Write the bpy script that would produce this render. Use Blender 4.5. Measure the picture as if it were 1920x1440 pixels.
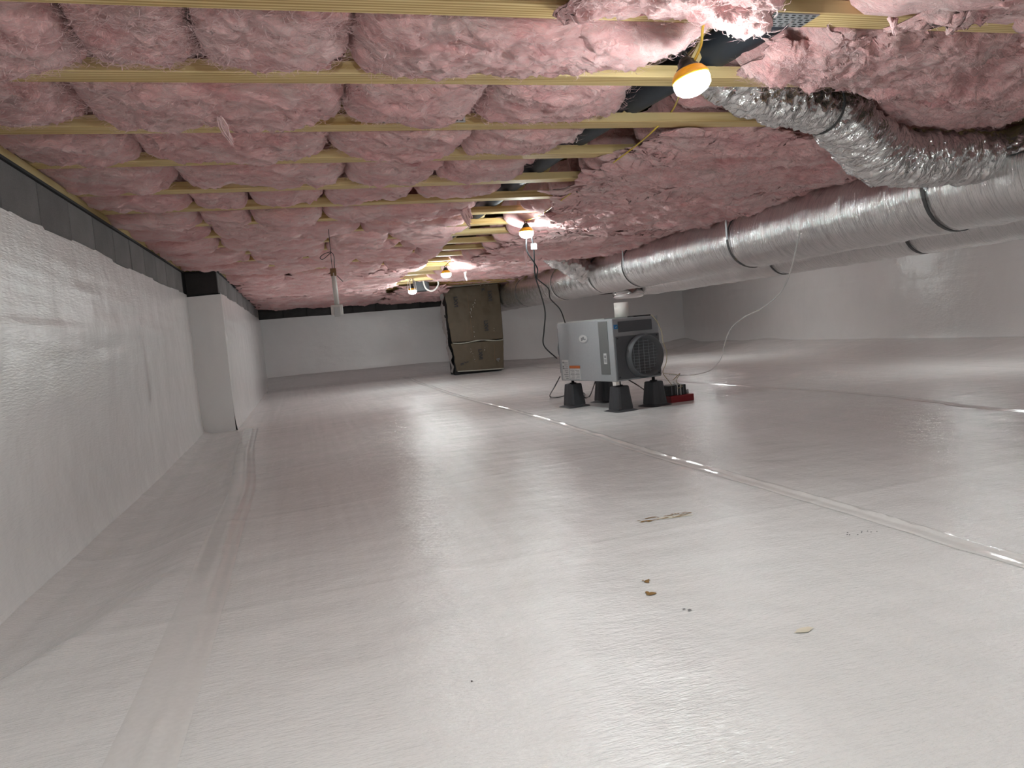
import bpy, math, random
import numpy as np
from mathutils import Vector, Matrix
random.seed(4); rng = np.random.default_rng(4)
for o in list(bpy.data.objects): bpy.data.objects.remove(o)
S = bpy.context.scene
COL = S.collection

# ------------------------------------------------------------------ camera
F_PX = 1390.0
CAMZ = 0.675
def _cv(p): return np.array([p[0]-960.0, 720.0-p[1], -F_PX])
_Y = _cv((565, 652)); _Y /= np.linalg.norm(_Y)
_X = _cv((5900, 195)); _X -= _X.dot(_Y)*_Y; _X /= np.linalg.norm(_X)
_Z = np.cross(_X, _Y)
RW = np.array([_X, _Y, _Z]); CP = np.array([0, 0, CAMZ])
cam = bpy.data.objects.new('camera', bpy.data.cameras.new('camera')); COL.objects.link(cam)
cam.data.sensor_width = 36; cam.data.lens = F_PX/1920*36; cam.data.clip_start = 0.02
cam.matrix_world = Matrix.Translation(Vector(CP)) @ Matrix(RW.tolist()).to_4x4()
S.camera = cam
# world, exposure
W = bpy.data.worlds.new('world'); S.world = W; W.use_nodes = True
W.node_tree.nodes['Background'].inputs[0].default_value = (0.9, 0.92, 1, 1)
W.node_tree.nodes['Background'].inputs[1].default_value = 0.0
S.view_settings.view_transform = 'Standard'; S.view_settings.look = 'None'
S.view_settings.gamma = 1; S.view_settings.use_curve_mapping = False
S.view_settings.exposure = 1.28
LAMP = 125.0          # radiance of the LED domes in view
LAMP_FAR = 165.0
LAMP_BACK = 152.0     # unseen bulbs added near the camera

# measured-point helpers (photograph pixel + one known world coordinate -> point)
def ray(px, py): return RW @ _cv((px, py))
def Zp(px, py, z): r = ray(px, py); return CP + r*((z-CAMZ)/r[2])
def Yp(px, py, y): r = ray(px, py); return CP + r*(y/r[1])
def Xp(px, py, x): r = ray(px, py); return CP + r*(x/r[0])

# ------------------------------------------------------------------ noise
def _hash(i, j, k, s):
    n = (i*374761393 + j*668265263 + k*2147483647 + s*1274126177) & 0xffffffff
    n = ((n ^ (n >> 13))*1274126177) & 0xffffffff
    n = ((n ^ (n >> 16))*2246822519) & 0xffffffff
    return ((n ^ (n >> 15)) & 0xffffff)/float(0xffffff)*2-1
def vn(x, y, z=0.0, s=0):
    x, y, z = np.broadcast_arrays(np.asarray(x, float), np.asarray(y, float), np.asarray(z, float))
    i = np.floor(x).astype(np.int64); j = np.floor(y).astype(np.int64); k = np.floor(z).astype(np.int64)
    a = x-i; b = y-j; c = z-k
    a = a*a*(3-2*a); b = b*b*(3-2*b); c = c*c*(3-2*c)
    def h(di, dj, dk): return _hash(i+di, j+dj, k+dk, s)
    return ((h(0,0,0)*(1-a)+h(1,0,0)*a)*(1-b)+(h(0,1,0)*(1-a)+h(1,1,0)*a)*b)*(1-c) + \
           ((h(0,0,1)*(1-a)+h(1,0,1)*a)*(1-b)+(h(0,1,1)*(1-a)+h(1,1,1)*a)*b)*c
def fbm(x, y, z=0.0, s=0, o=4, g=0.5):
    t = 0; a = 1; f = 1
    for q in range(o):
        t = t+a*vn(np.asarray(x)*f, np.asarray(y)*f, np.asarray(z)*f, s+q*17); a *= g; f *= 2.03
    return t

# ------------------------------------------------------------------ materials
def nt(name):
    m = bpy.data.materials.new(name); m.use_nodes = True
    return m, m.node_tree.nodes, m.node_tree.links, m.node_tree.nodes['Principled BSDF']
def plain(name, col, rough=0.5, metal=0.0, spec=0.5, emit=None, es=0, alpha=1, trans=0, bump=0, bscale=60):
    m, N, L, b = nt(name)
    b.inputs['Base Color'].default_value = (*col, 1); b.inputs['Roughness'].default_value = rough
    b.inputs['Metallic'].default_value = metal; b.inputs['Specular IOR Level'].default_value = spec
    if emit: b.inputs['Emission Color'].default_value = (*emit, 1); b.inputs['Emission Strength'].default_value = es
    if trans: b.inputs['Transmission Weight'].default_value = trans
    tc = N.new('ShaderNodeTexCoord'); n = N.new('ShaderNodeTexNoise'); n.inputs['Scale'].default_value = bscale
    L.new(tc.outputs['Object'], n.inputs['Vector'])
    mx = N.new('ShaderNodeMixRGB'); mx.blend_type = 'MULTIPLY'; mx.inputs[0].default_value = 0.12
    mx.inputs[1].default_value = (*col, 1); L.new(n.outputs['Fac'], mx.inputs[2])
    if not emit: L.new(mx.outputs[0], b.inputs['Base Color'])
    if bump:
        bp = N.new('ShaderNodeBump'); bp.inputs['Strength'].default_value = bump; bp.inputs['Distance'].default_value = 0.002
        L.new(n.outputs['Fac'], bp.inputs['Height']); L.new(bp.outputs[0], b.inputs['Normal'])
    return m
def mapping(N, L, scale, out='Object', rot=(0,0,0)):
    tc = N.new('ShaderNodeTexCoord'); mp = N.new('ShaderNodeMapping')
    mp.inputs['Scale'].default_value = scale; mp.inputs['Rotation'].default_value = rot
    L.new(tc.outputs[out], mp.inputs['Vector']); return mp.outputs[0]
def noise(N, L, vec, sc, det=3, rough=0.5, dist=0.0):
    n = N.new('ShaderNodeTexNoise'); n.inputs['Scale'].default_value = sc; n.inputs['Detail'].default_value = det
    n.inputs['Roughness'].default_value = rough; n.inputs['Distortion'].default_value = dist
    L.new(vec, n.inputs['Vector']); return n.outputs['Fac']
def ramp(N, L, fac, stops):
    r = N.new('ShaderNodeValToRGB'); L.new(fac, r.inputs[0]); e = r.color_ramp.elements
    while len(e) < len(stops): e.new(0.5)
    for q, (p, c) in enumerate(stops): e[q].position = p; e[q].color = (*c, 1) if len(c) == 3 else c
    return r.outputs[0]
def math_(N, L, op, a, b):
    m = N.new('ShaderNodeMath'); m.operation = op
    for q, v in enumerate((a, b)):
        if isinstance(v, (int, float)): m.inputs[q].default_value = v
        else: L.new(v, m.inputs[q])
    return m.outputs[0]
def bump(N, L, h, st, dist, prev=None):
    b = N.new('ShaderNodeBump'); b.inputs['Strength'].default_value = st; b.inputs['Distance'].default_value = dist
    L.new(h, b.inputs['Height'])
    if prev: L.new(prev, b.inputs['Normal'])
    return b.outputs[0]

def liner_mat(name, wr, rough=0.14, wall=False, tint=(0.82, 0.815, 0.81)):
    """white reinforced polythene; fine crinkles stretched along one axis"""
    m, N, L, b = nt(name)
    big = noise(N, L, mapping(N, L, (1, 1, 1)), 1.3, 4, 0.55)
    thread = noise(N, L, mapping(N, L, (26, 0.5, 26) if not wall else (5, 5, 3)), 1.0, 3, 0.6)
    c = ramp(N, L, math_(N, L, 'ADD', math_(N, L, 'MULTIPLY', big, 0.6), math_(N, L, 'MULTIPLY', thread, 0.4)),
             [(0.3, tuple(v*0.93 for v in tint)), (0.7, tint)])
    L.new(c, b.inputs['Base Color'])
    rr = N.new('ShaderNodeMapRange'); L.new(thread, rr.inputs[0]); rr.inputs[3].default_value = rough-0.05; rr.inputs[4].default_value = rough+0.08
    if wall: b.inputs['Roughness'].default_value = rough
    else: L.new(rr.outputs[0], b.inputs['Roughness'])
    b.inputs['Specular IOR Level'].default_value = 0.8
    crk = noise(N, L, mapping(N, L, wr), 1.0, 4, 0.62, 0.4)
    fine = noise(N, L, mapping(N, L, tuple(v*2.4 for v in wr)), 1.0, 2, 0.5)
    soft = noise(N, L, mapping(N, L, (3, 5, 5)), 1.0, 3, 0.5)
    n1 = bump(N, L, soft, 0.6, 0.03 if not wall else 0.015)
    n2 = bump(N, L, crk, 0.8, 0.0045 if not wall else 0.002, n1)
    n3 = bump(N, L, fine, 0.9, 0.0022 if not wall else 0.001, n2)
    L.new(n3, b.inputs['Normal'])
    return m
M = {}
M['floor'] = liner_mat('liner_floor', (26, 95, 26))
M['wall'] = liner_mat('liner_wall', (60, 14, 110), 0.24, True)
M['tape'] = plain('liner_tape', (0.75, 0.74, 0.73), 0.13, bump=0.25, bscale=90)

def insulation_mat():
    m, N, L, b = nt('fibreglass')
    v = mapping(N, L, (1, 1, 1))
    w = N.new('ShaderNodeTexNoise'); w.inputs['Scale'].default_value = 7; w.inputs['Detail'].default_value = 3; L.new(v, w.inputs['Vector'])
    vm = N.new('ShaderNodeVectorMath'); vm.operation = 'MULTIPLY_ADD'; L.new(w.outputs['Color'], vm.inputs[0])
    vm.inputs[1].default_value = (0.22, 0.16, 0.12); L.new(v, vm.inputs[2])
    def st(scale, sc, det, r, d):
        mp = N.new('ShaderNodeMapping'); mp.inputs['Scale'].default_value = scale; L.new(vm.outputs[0], mp.inputs['Vector'])
        return noise(N, L, mp.outputs[0], sc, det, r, d)
    patch = st((1, 1.6, 1.6), 4.0, 4, 0.6, 0.6)
    fib = st((0.8, 3.2, 3.2), 16, 6, 0.68, 1.2)
    fine = st((1, 2.2, 2.2), 70, 5, 0.7, 1.0)
    red = noise(N, L, mapping(N, L, (1, 1.7, 1.7)), 3.1, 3, 0.5, 0.5)
    f = math_(N, L, 'ADD', math_(N, L, 'ADD', math_(N, L, 'MULTIPLY', patch, 0.5), math_(N, L, 'MULTIPLY', fib, 0.32)), math_(N, L, 'MULTIPLY', fine, 0.18))
    c = ramp(N, L, f, [(0.36, (0.80, 0.31, 0.315)), (0.45, (0.92, 0.46, 0.45)), (0.54, (0.95, 0.57, 0.555)), (0.68, (0.96, 0.74, 0.71))])
    rm = ramp(N, L, red, [(0.60, (0, 0, 0)), (0.74, (1, 1, 1))])
    mx = N.new('ShaderNodeMixRGB'); L.new(math_(N, L, 'MULTIPLY', rm, 0.65), mx.inputs[0]); L.new(c, mx.inputs[1]); mx.inputs[2].default_value = (0.68, 0.22, 0.24, 1)
    L.new(mx.outputs[0], b.inputs['Base Color'])
    b.inputs['Roughness'].default_value = 0.95; b.inputs['Specular IOR Level'].default_value = 0.1
    b.inputs['Sheen Weight'].default_value = 0.5; b.inputs['Sheen Roughness'].default_value = 0.6
    n1 = bump(N, L, fib, 0.75, 0.022)
    n2 = bump(N, L, fine, 0.7, 0.005, n1)
    L.new(n2, b.inputs['Normal'])
    return m
M['ins'] = insulation_mat()
M['fibre'] = plain('loose_fibre', (0.90, 0.62, 0.62), 0.9, spec=0.1)
M['fibre_white'] = plain('pale_fibre', (0.86, 0.78, 0.74), 0.9, spec=0.1)

def wood_mat(name, c0, c1, along=0):
    m, N, L, b = nt(name)
    sc = [26, 26, 26]; sc[along] = 1.1
    oi = N.new('ShaderNodeObjectInfo'); ad = N.new('ShaderNodeVectorMath'); ad.operation = 'MULTIPLY_ADD'
    ad.inputs[0].default_value = (7, 3, 5); L.new(oi.outputs['Random'], ad.inputs[1]); L.new(mapping(N, L, tuple(sc)), ad.inputs[2])
    g = noise(N, L, ad.outputs[0], 1.0, 6, 0.62, 1.6)
    wv = N.new('ShaderNodeTexWave'); wv.bands_direction = 'Y' if along == 0 else 'X'
    wv.inputs['Scale'].default_value = 0.9; wv.inputs['Distortion'].default_value = 6; wv.inputs['Detail'].default_value = 3; wv.inputs['Detail Scale'].default_value = 0.6
    L.new(ad.outputs[0], wv.inputs['Vector'])
    f = math_(N, L, 'ADD', math_(N, L, 'MULTIPLY', g, 0.6), math_(N, L, 'MULTIPLY', wv.outputs['Fac'], 0.35))
    c = ramp(N, L, f, [(0.3, c0), (0.62, c1)])
    kn = N.new('ShaderNodeTexVoronoi'); kn.inputs['Scale'].default_value = 1.0
    L.new(mapping(N, L, (3.1, 9, 9) if along == 0 else (9, 3.1, 9)), kn.inputs['Vector'])
    km = ramp(N, L, kn.outputs['Distance'], [(0.07, (1, 1, 1)), (0.14, (0, 0, 0))])
    mx = N.new('ShaderNodeMixRGB'); L.new(math_(N, L, 'MULTIPLY', km, 0.7), mx.inputs[0]); L.new(c, mx.inputs[1]); mx.inputs[2].default_value = (0.16, 0.07, 0.03, 1)
    L.new(mx.outputs[0], b.inputs['Base Color']); b.inputs['Roughness'].default_value = 0.65
    L.new(bump(N, L, g, 0.3, 0.002), b.inputs['Normal'])
    return m
M['pine'] = wood_mat('pine', (0.44, 0.27, 0.09), (0.76, 0.58, 0.29))
M['sill'] = wood_mat('sill_wood', (0.30, 0.22, 0.08), (0.58, 0.46, 0.22), 1)
M['osb'] = plain('subfloor_board', (0.30, 0.20, 0.11), 0.9, bump=0.5, bscale=25)

def block_mat(name, c0, c1):
    m, N, L, b = nt(name)
    v = mapping(N, L, (1, 1, 1)); n = noise(N, L, v, 5, 5, 0.6); g = noise(N, L, v, 160, 3, 0.7)
    oi = N.new('ShaderNodeObjectInfo')
    f = math_(N, L, 'ADD', math_(N, L, 'ADD', math_(N, L, 'MULTIPLY', n, 0.4), math_(N, L, 'MULTIPLY', g, 0.4)), math_(N, L, 'MULTIPLY', oi.outputs['Random'], 0.2))
    L.new(ramp(N, L, f, [(0.3, c0), (0.75, c1)]), b.inputs['Base Color'])
    b.inputs['Roughness'].default_value = 0.95
    L.new(bump(N, L, g, 0.7, 0.003), b.inputs['Normal'])
    return m
M['block'] = block_mat('concrete_block', (0.13, 0.125, 0.125), (0.27, 0.26, 0.26))
M['block_black'] = block_mat('black_block', (0.012, 0.011, 0.011), (0.045, 0.04, 0.04))  # near-black colour for the block on the wall step
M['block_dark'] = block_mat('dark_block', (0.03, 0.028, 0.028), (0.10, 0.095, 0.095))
M['mortar'] = plain('mortar', (0.03, 0.03, 0.03), 0.95)
M['gasket'] = plain('black_gasket', (0.012, 0.012, 0.014), 0.7)

def foil_mat(name, base=(0.73, 0.725, 0.72), rough=0.20, sx=(3.0, 55.0), k=1.0):
    """uv: u = around (m), v = along (m): crinkles run around the tube"""
    m, N, L, b = nt(name)
    uv = N.new('ShaderNodeUVMap')
    mp = N.new('ShaderNodeMapping'); mp.inputs['Scale'].default_value = (sx[0], sx[1], 1); mp.inputs['Rotation'].default_value = (0, 0, 0.0)
    L.new(uv.outputs[0], mp.inputs['Vector'])
    a = noise(N, L, mp.outputs[0], 1.0, 4, 0.6, 0.9)
    mp2 = N.new('ShaderNodeMapping'); mp2.inputs['Scale'].default_value = (sx[0]*5, sx[1]*2.2, 1); L.new(uv.outputs[0], mp2.inputs['Vector'])
    c = noise(N, L, mp2.outputs[0], 1.0, 3, 0.6, 1.4)
    b.inputs['Base Color'].default_value = (*base, 1); b.inputs['Metallic'].default_value = 0.94
    rr = N.new('ShaderNodeMapRange'); L.new(c, rr.inputs[0]); rr.inputs[3].default_value = rough-0.03; rr.inputs[4].default_value = rough+0.08
    L.new(rr.outputs[0], b.inputs['Roughness'])
    n1 = bump(N, L, a, 0.9, 0.024*k); n2 = bump(N, L, c, 0.7, 0.006*k, n1)
    L.new(n2, b.inputs['Normal'])
    return m
M['foil'] = foil_mat('foil_jacket', rough=0.12, k=0.36)
M['foil2'] = foil_mat('foil_branch', (0.76, 0.755, 0.75), 0.09, (4.0, 30.0), 0.9)
M['strap'] = plain('duct_strap', (0.10, 0.10, 0.10), 0.5, 0.4)
M['galv'] = plain('galvanised', (0.50, 0.52, 0.54), 0.42, 0.8, bump=0.3, bscale=40)
M['slot'] = plain('plate_slot', (0.03, 0.03, 0.03), 0.8)
M['pipe'] = plain('black_pipe', (0.028, 0.034, 0.045), 0.6)
M['orange'] = plain('amber_plastic', (0.85, 0.42, 0.02), 0.35)
M['black'] = plain('black_plastic', (0.014, 0.015, 0.017), 0.45)
M['yellow'] = plain('yellow_cord', (0.75, 0.52, 0.07), 0.45)
M['bulb'] = plain('lit_dome', (1, 1, 1), 0.4, emit=(0.91, 1.0, 0.99), es=LAMP)
M['bulb_far'] = plain('lit_dome_far', (1, 1, 1), 0.4, emit=(0.91, 1.0, 0.99), es=LAMP_FAR)
M['bulb_back'] = plain('lit_dome_back', (1, 1, 1), 0.4, emit=(0.91, 1.0, 0.99), es=LAMP_BACK)
M['body'] = plain('grey_enamel', (0.31, 0.32, 0.335), 0.42)
M['panel'] = plain('dark_grey_plastic', (0.088, 0.093, 0.102), 0.5)
M['strip'] = plain('taupe_grey_plastic', (0.135, 0.14, 0.14), 0.45)
M['edge'] = plain('bare_steel_edge', (0.6, 0.65, 0.63), 0.3, 0.6)
M['grille'] = plain('grille_wire', (0.34, 0.36, 0.38), 0.4, 0.4)
M['dark'] = plain('inside_dark', (0.006, 0.007, 0.009), 0.9)
M['white'] = plain('white_pvc', (0.72, 0.69, 0.66), 0.4)
M['label'] = plain('label_paper', (0.52, 0.52, 0.52), 0.5)
M['warn'] = plain('orange_label', (0.45, 0.11, 0.02), 0.5)
M['ink'] = plain('dark_ink', (0.04, 0.04, 0.045), 0.7)
M['greyink'] = plain('grey_ink', (0.20, 0.20, 0.21), 0.7)
M['blue'] = plain('blue_sticker', (0.02, 0.17, 0.42), 0.5)
M['pad'] = plain('charcoal_rubber', (0.042, 0.044, 0.05), 0.6)
M['red'] = plain('red_plastic', (0.22, 0.008, 0.014), 0.4)
M['tan'] = plain('tan_wire', (0.36, 0.31, 0.19), 0.5)
M['clear'] = plain('clear_tube', (0.66, 0.65, 0.63), 0.2)
M['card'] = plain('cardboard', (0.115, 0.088, 0.056), 0.65, bump=0.3, bscale=30)
M['foam'] = plain('pale_foam_edge', (0.46, 0.44, 0.42), 0.7)
M['cap'] = plain('pale_cap_sheet', (0.42, 0.42, 0.36), 0.6)
M['film'] = plain('clear_film', (0.55, 0.53, 0.48), 0.1)
M['dirt'] = plain('dried_mud', (0.26, 0.15, 0.05), 0.9, bump=0.8, bscale=200)
M['stain'] = plain('faint_stain', (0.68, 0.62, 0.50), 0.5)
M['brown'] = plain('brown_board', (0.22, 0.12, 0.05), 0.7)

# ------------------------------------------------------------------ object helpers
def link(name, me, mat=None, parent=None, smooth=False):
    o = bpy.data.objects.new(name, me); COL.objects.link(o)
    if mat is not None and not me.materials: me.materials.append(mat)
    if smooth:
        me.polygons.foreach_set('use_smooth', [True]*len(me.polygons))
    if parent: o.parent = parent
    return o
class MB:
    def __init__(s): s.v = []; s.f = []
    def add(s, v, f):
        b = len(s.v); s.v += [tuple(map(float, p)) for p in v]; s.f += [tuple(b+i for i in q) for q in f]; return s
    def box(s, a, b, T=None):
        x0, y0, z0 = a; x1, y1, z1 = b
        v = [(x0,y0,z0),(x1,y0,z0),(x1,y1,z0),(x0,y1,z0),(x0,y0,z1),(x1,y0,z1),(x1,y1,z1),(x0,y1,z1)]
        if T: v = [T(p) for p in v]
        return s.add(v, [(0,3,2,1),(4,5,6,7),(0,1,5,4),(1,2,6,5),(2,3,7,6),(3,0,4,7)])
    def tube(s, pts, r, n=8, cap=True):
        pts = [np.array(p, float) for p in pts]; rings = []; up = np.array([0.13, 0.07, 1.0])
        rr = r if hasattr(r, '__len__') else [r]*len(pts)
        prev = None
        for i, p in enumerate(pts):
            t = pts[min(i+1, len(pts)-1)]-pts[max(i-1, 0)]; t = t/(np.linalg.norm(t)+1e-9)
            a = (up if prev is None else prev); a = a-a.dot(t)*t
            if np.linalg.norm(a) < 1e-3: a = np.array([1.0, 0, 0])-t[0]*t
            a = a/np.linalg.norm(a); prev = a; b = np.cross(t, a)
            rings.append([p+rr[i]*(math.cos(2*math.pi*k/n)*a+math.sin(2*math.pi*k/n)*b) for k in range(n)])
        v = [q for R_ in rings for q in R_]; f = []
        for i in range(len(pts)-1):
            for k in range(n): k2 = (k+1) % n; f.append((i*n+k, i*n+k2, (i+1)*n+k2, (i+1)*n+k))
        if cap: f.append(tuple(range(n-1, -1, -1))); f.append(tuple((len(pts)-1)*n+k for k in range(n)))
        return s.add(v, f)
    def lathe(s, prof, n=24, T=None):
        v = []; f = []
        for (r, z) in prof: v += [(r*math.cos(2*math.pi*k/n), r*math.sin(2*math.pi*k/n), z) for k in range(n)]
        if T: v = [T(p) for p in v]
        for i in range(len(prof)-1):
            for k in range(n): k2 = (k+1) % n; f.append((i*n+k, i*n+k2, (i+1)*n+k2, (i+1)*n+k))
        f.append(tuple(range(n-1, -1, -1))); f.append(tuple((len(prof)-1)*n+k for k in range(n)))
        return s.add(v, f)
    def build(s, name, mat, parent=None, smooth=False, bev=0):
        me = bpy.data.meshes.new(name); me.from_pydata(s.v, [], s.f); me.update()
        o = link(name, me, mat, parent, smooth)
        if bev:
            b = o.modifiers.new('bevel', 'BEVEL'); b.width = bev; b.segments = 2; b.limit_method = 'ANGLE'
        return o
def grid_mesh(name, P, close_u=False, uv=None):
    """P: (n,m,3) array"""
    n, m, _ = P.shape; idx = np.arange(n*m).reshape(n, m)
    if close_u:
        nx = np.concatenate([idx, idx[:1]], 0)
    else: nx = idx
    a = nx[:-1, :-1]; b = nx[1:, :-1]; c = nx[1:, 1:]; d = nx[:-1, 1:]
    q = np.stack([a, b, c, d], -1).reshape(-1, 4)
    me = bpy.data.meshes.new(name)
    me.vertices.add(n*m); me.vertices.foreach_set('co', P.reshape(-1).astype(np.float32))
    me.loops.add(q.size); me.loops.foreach_set('vertex_index', q.reshape(-1).astype(np.int32))
    me.polygons.add(len(q)); me.polygons.foreach_set('loop_start', np.arange(0, q.size, 4, dtype=np.int32))
    me.update(calc_edges=True)
    me.polygons.foreach_set('use_smooth', np.ones(len(q), dtype=bool))
    if uv is not None:
        U = uv  # (n or n+1, m, 2)
        lay = me.uv_layers.new(name='UVMap')
        n2 = nx.shape[0]
        ii, jj = np.meshgrid(np.arange(n2-1), np.arange(m-1), indexing='ij')
        co = np.stack([U[ii, jj], U[ii+1, jj], U[ii+1, jj+1], U[ii, jj+1]], 2).reshape(-1, 2)
        lay.data.foreach_set('uv', co.reshape(-1).astype(np.float32))
    me.validate(); return me
def thing(name, label, cat, loc=(0, 0, 0), rz=0, group=None):
    o = bpy.data.objects.new(name, None); COL.objects.link(o); o.empty_display_size = 0.1
    o.location = [float(v) for v in loc]; o.rotation_euler = (0, 0, rz); return tag(o, label, cat, group)
def tag(o, label, cat=None, group=None, kind=None):
    if label: o['label'] = label
    if cat: o['category'] = cat
    if group: o['group'] = group
    if kind: o['kind'] = kind
    return o
def struct(o, label=None):
    o['kind'] = 'structure'
    if label: o['label'] = label
    return o
def smooth_path(pts, n):
    pts = [np.array(p, float) for p in pts]; P = [2*pts[0]-pts[1]]+pts+[2*pts[-1]-pts[-2]]; out = []
    for i in range(1, len(P)-2):
        for k in range(n):
            t = k/n; a, b, c, d = P[i-1], P[i], P[i+1], P[i+2]
            out.append(0.5*((2*b)+(-a+c)*t+(2*a-5*b+4*c-d)*t*t+(-a+3*b-3*c+d)*t**3))
    out.append(P[-2]); return out
ORD = ['first', 'second', 'third', 'fourth', 'fifth', 'sixth', 'seventh', 'eighth', 'ninth', 'tenth', 'eleventh', 'twelfth',
       'thirteenth', 'fourteenth', 'fifteenth', 'sixteenth', 'seventeenth', 'eighteenth', 'nineteenth', 'twentieth',
       'twenty-first', 'twenty-second', 'twenty-third', 'twenty-fourth', 'twenty-fifth']

# ------------------------------------------------------------------ the room
XL, XB, XR, YB, YF, YBUMP = -0.93, -0.655, 7.6, 13.75, -1.2, 7.1
ZJ = 1.465; ZT = 1.415      # joist underside, top of the block wall
def sst(a, b, x): t = np.clip((x-a)/(b-a), 0, 1); return t*t*(3-2*t)
def berm_x(y): return np.interp(y, [-1, 1.2, 1.81, 2.08, 2.57, 3.37, 7.0, 15], [-0.88, -0.80, -0.70, -0.58, -0.43, -0.40, -0.47, -0.5])
def floor_h(x, y):
    x = np.asarray(x, float); y = np.asarray(y, float)
    bx = berm_x(y); d = 0.045*(1-sst(4, 8, y))+0.012
    t = np.clip((bx-x)/(bx-XL+1e-6), 0, 1)
    h = -d*sst(0, 0.55, t) + 0.007*np.exp(-((x-bx)/0.06)**2)*(1-sst(4, 7, y))
    h = h+0.03*sst(0.78, 1.0, t)
    h = h+0.20*sst(YB-0.75, YB, y)*(1-0.6*sst(2.0, 4.5, x))
    h = h+0.13*sst(XR-1.1, XR, x)
    h = h+0.035*np.exp(-((y-10.9)/0.5)**2)*sst(2.5, 4.5, x) + 0.02*np.exp(-((y-12.1)/0.35)**2)
    h = h+0.006*fbm(x*0.9, y*0.6, 0, 3, 3)*sst(XL, XL+0.3, x)+0.0014*fbm(x*3, y*7, 0, 9, 3)
    for yc, sl in ((2.05, 0.06), (3.2, 0.16), (4.4, 0.1), (5.6, 0.08), (6.8, 0.08)):
        h = h+0.0030*np.exp(-np.abs((y-yc-sl*x)/0.02))
    return h
xs = np.unique(np.concatenate([np.linspace(XL, -0.2, 60), np.linspace(-0.2, 2.2, 110), np.linspace(2.2, XR, 110)]))
ys = np.unique(np.concatenate([np.linspace(YF, 0.8, 30), np.linspace(0.8, 4.5, 260), np.linspace(4.5, YB, 300)]))
GX, GY = np.meshgrid(xs, ys, indexing='ij')
fl = link('floor', grid_mesh('floor', np.stack([GX, GY, floor_h(GX, GY)], -1)), M['floor'])
struct(fl, 'white crinkled polythene vapour barrier covering the crawl space floor')

def wall_core(name, a, b, label):
    o = MB().box(a, b).build(name, M['mortar']); return struct(o, label)
wl = wall_core('wall_left', (XL-0.22, YF, -0.1), (XL-0.012, YBUMP+0.01, ZT-0.003), 'concrete block foundation wall along the left')
wb = wall_core('wall_left_return', (XL-0.22, YBUMP+0.012, -0.1), (XB-0.012, YB+0.2, ZT-0.003), 'stepped-out part of the left block wall')
wk = wall_core('wall_back', (XB-0.01, YB+0.012, -0.1), (XR+0.2, YB+0.22, ZT-0.003), 'concrete block foundation wall at the far end')
wr = wall_core('wall_right', (XR+0.012, YF, -0.1), (XR+0.22, YB+0.01, ZT-0.003), 'concrete block foundation wall along the right')
wf = wall_core('wall_front', (XL-0.2, YF-0.22, -0.1), (XR+0.2, YF-0.012, ZT-0.003), 'block wall behind the camera')
sub = struct(MB().box((XL-0.2, YF-0.2, 1.84), (XR+0.2, YB+0.2, 1.86)).build('ceiling', M['osb']), 'dark subfloor boards above the floor trusses')
# top course of blocks: each block its own object, bevelled by hand, joints recessed 12 mm
def block_mesh(L_, mat, nm):
    t = 0.004; v = []; w = MB()
    z0, z1 = 0.0, 0.19
    f = [(0, 0), (L_, 0), (L_, z1), (0, z1)]; g = [(t, t), (L_-t, t), (L_-t, z1-t), (t, z1-t)]
    v = [(p[0], 0.03, p[1]) for p in f]+[(p[0], t, p[1]) for p in f]+[(p[0], 0, p[1]) for p in g]
    w.add(v, [(0,1,5,4),(1,2,6,5),(2,3,7,6),(3,0,4,7),(4,5,9,8),(5,6,10,9),(6,7,11,10),(7,4,8,11),(8,9,10,11),(3,2,1,0)])
    me = bpy.data.meshes.new(nm); me.from_pydata(w.v, [], w.f); me.materials.append(mat); return me
BM = block_mesh(0.398, M['block'], 'block'); BMT = block_mesh(0.262, M['block_black'], 'block_black'); BMT2 = block_mesh(0.398, M['block_dark'], 'block_dark_long')
def put_block(me, par, loc, rz):
    o = bpy.data.objects.new('block', me); COL.objects.link(o); o.parent = par
    j = random.uniform(-0.002, 0.002); n = (math.sin(rz)*j, -math.cos(rz)*j)
    o.location = (loc[0]+n[0], loc[1]+n[1], loc[2]); o.rotation_euler = (0, 0, rz)
y = 3.34-0.406*11
while y < YBUMP-0.2:                       # left wall faces +X: length runs along +Y
    put_block(BM, wl, (XL, y, ZT-0.192), math.pi/2); y += 0.406
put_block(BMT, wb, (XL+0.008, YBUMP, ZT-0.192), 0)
y = YBUMP+0.004
while y < YB-0.2: put_block(BM, wb, (XB, y, ZT-0.192), math.pi/2); y += 0.406
x = XB+0.004
while x < XR: put_block(BMT2, wk, (x, YB, ZT-0.192), 0); x += 0.406
y = YB
while y > YF: put_block(BM, wr, (XR, y, ZT-0.192), -math.pi/2); y -= 0.406
# liner on the walls: sheets with a wavy top edge
def wall_liner(label, fn, n, m, nm='wall_liner'):
    U, V = np.meshgrid(np.linspace(0, 1, n), np.linspace(0, 1, m), indexing='ij')
    o = link(nm, grid_mesh(nm, fn(U, V)), M['wall']); return tag(o, label, 'liner')
def wl_fn(y0, y1, X, seed, sgn=1, ztop=1.222):
    def fn(U, V):
        Y = y0+(y1-y0)*U
        top = ztop+0.006*np.floor(((Y*0.9+seed) % 1)*3)+0.008*fbm(Y*2.2, 0, 0, seed, 2)
        bot = floor_h(np.full_like(Y, X+sgn*0.01), Y)-0.01
        Z = bot+(top-bot)*V
        off = 0.008+0.006*(fbm(Y*1.1, Z*1.5, 0, seed+2, 3)+1)*(1-V**6)
        off = off+0.0045*fbm(Y*1.3+Z*1.0, Z*17, 0, seed+4, 2)*sst(0.45, 0.75, V)*sst(0.05, 0.3, 1-V+0.05)
        off = 0.014+(off-0.014)*sst(0, 0.02, U)+0.02*np.exp(-V*14)
        return np.stack([X+sgn*off, Y, Z], -1)
    return fn
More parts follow.
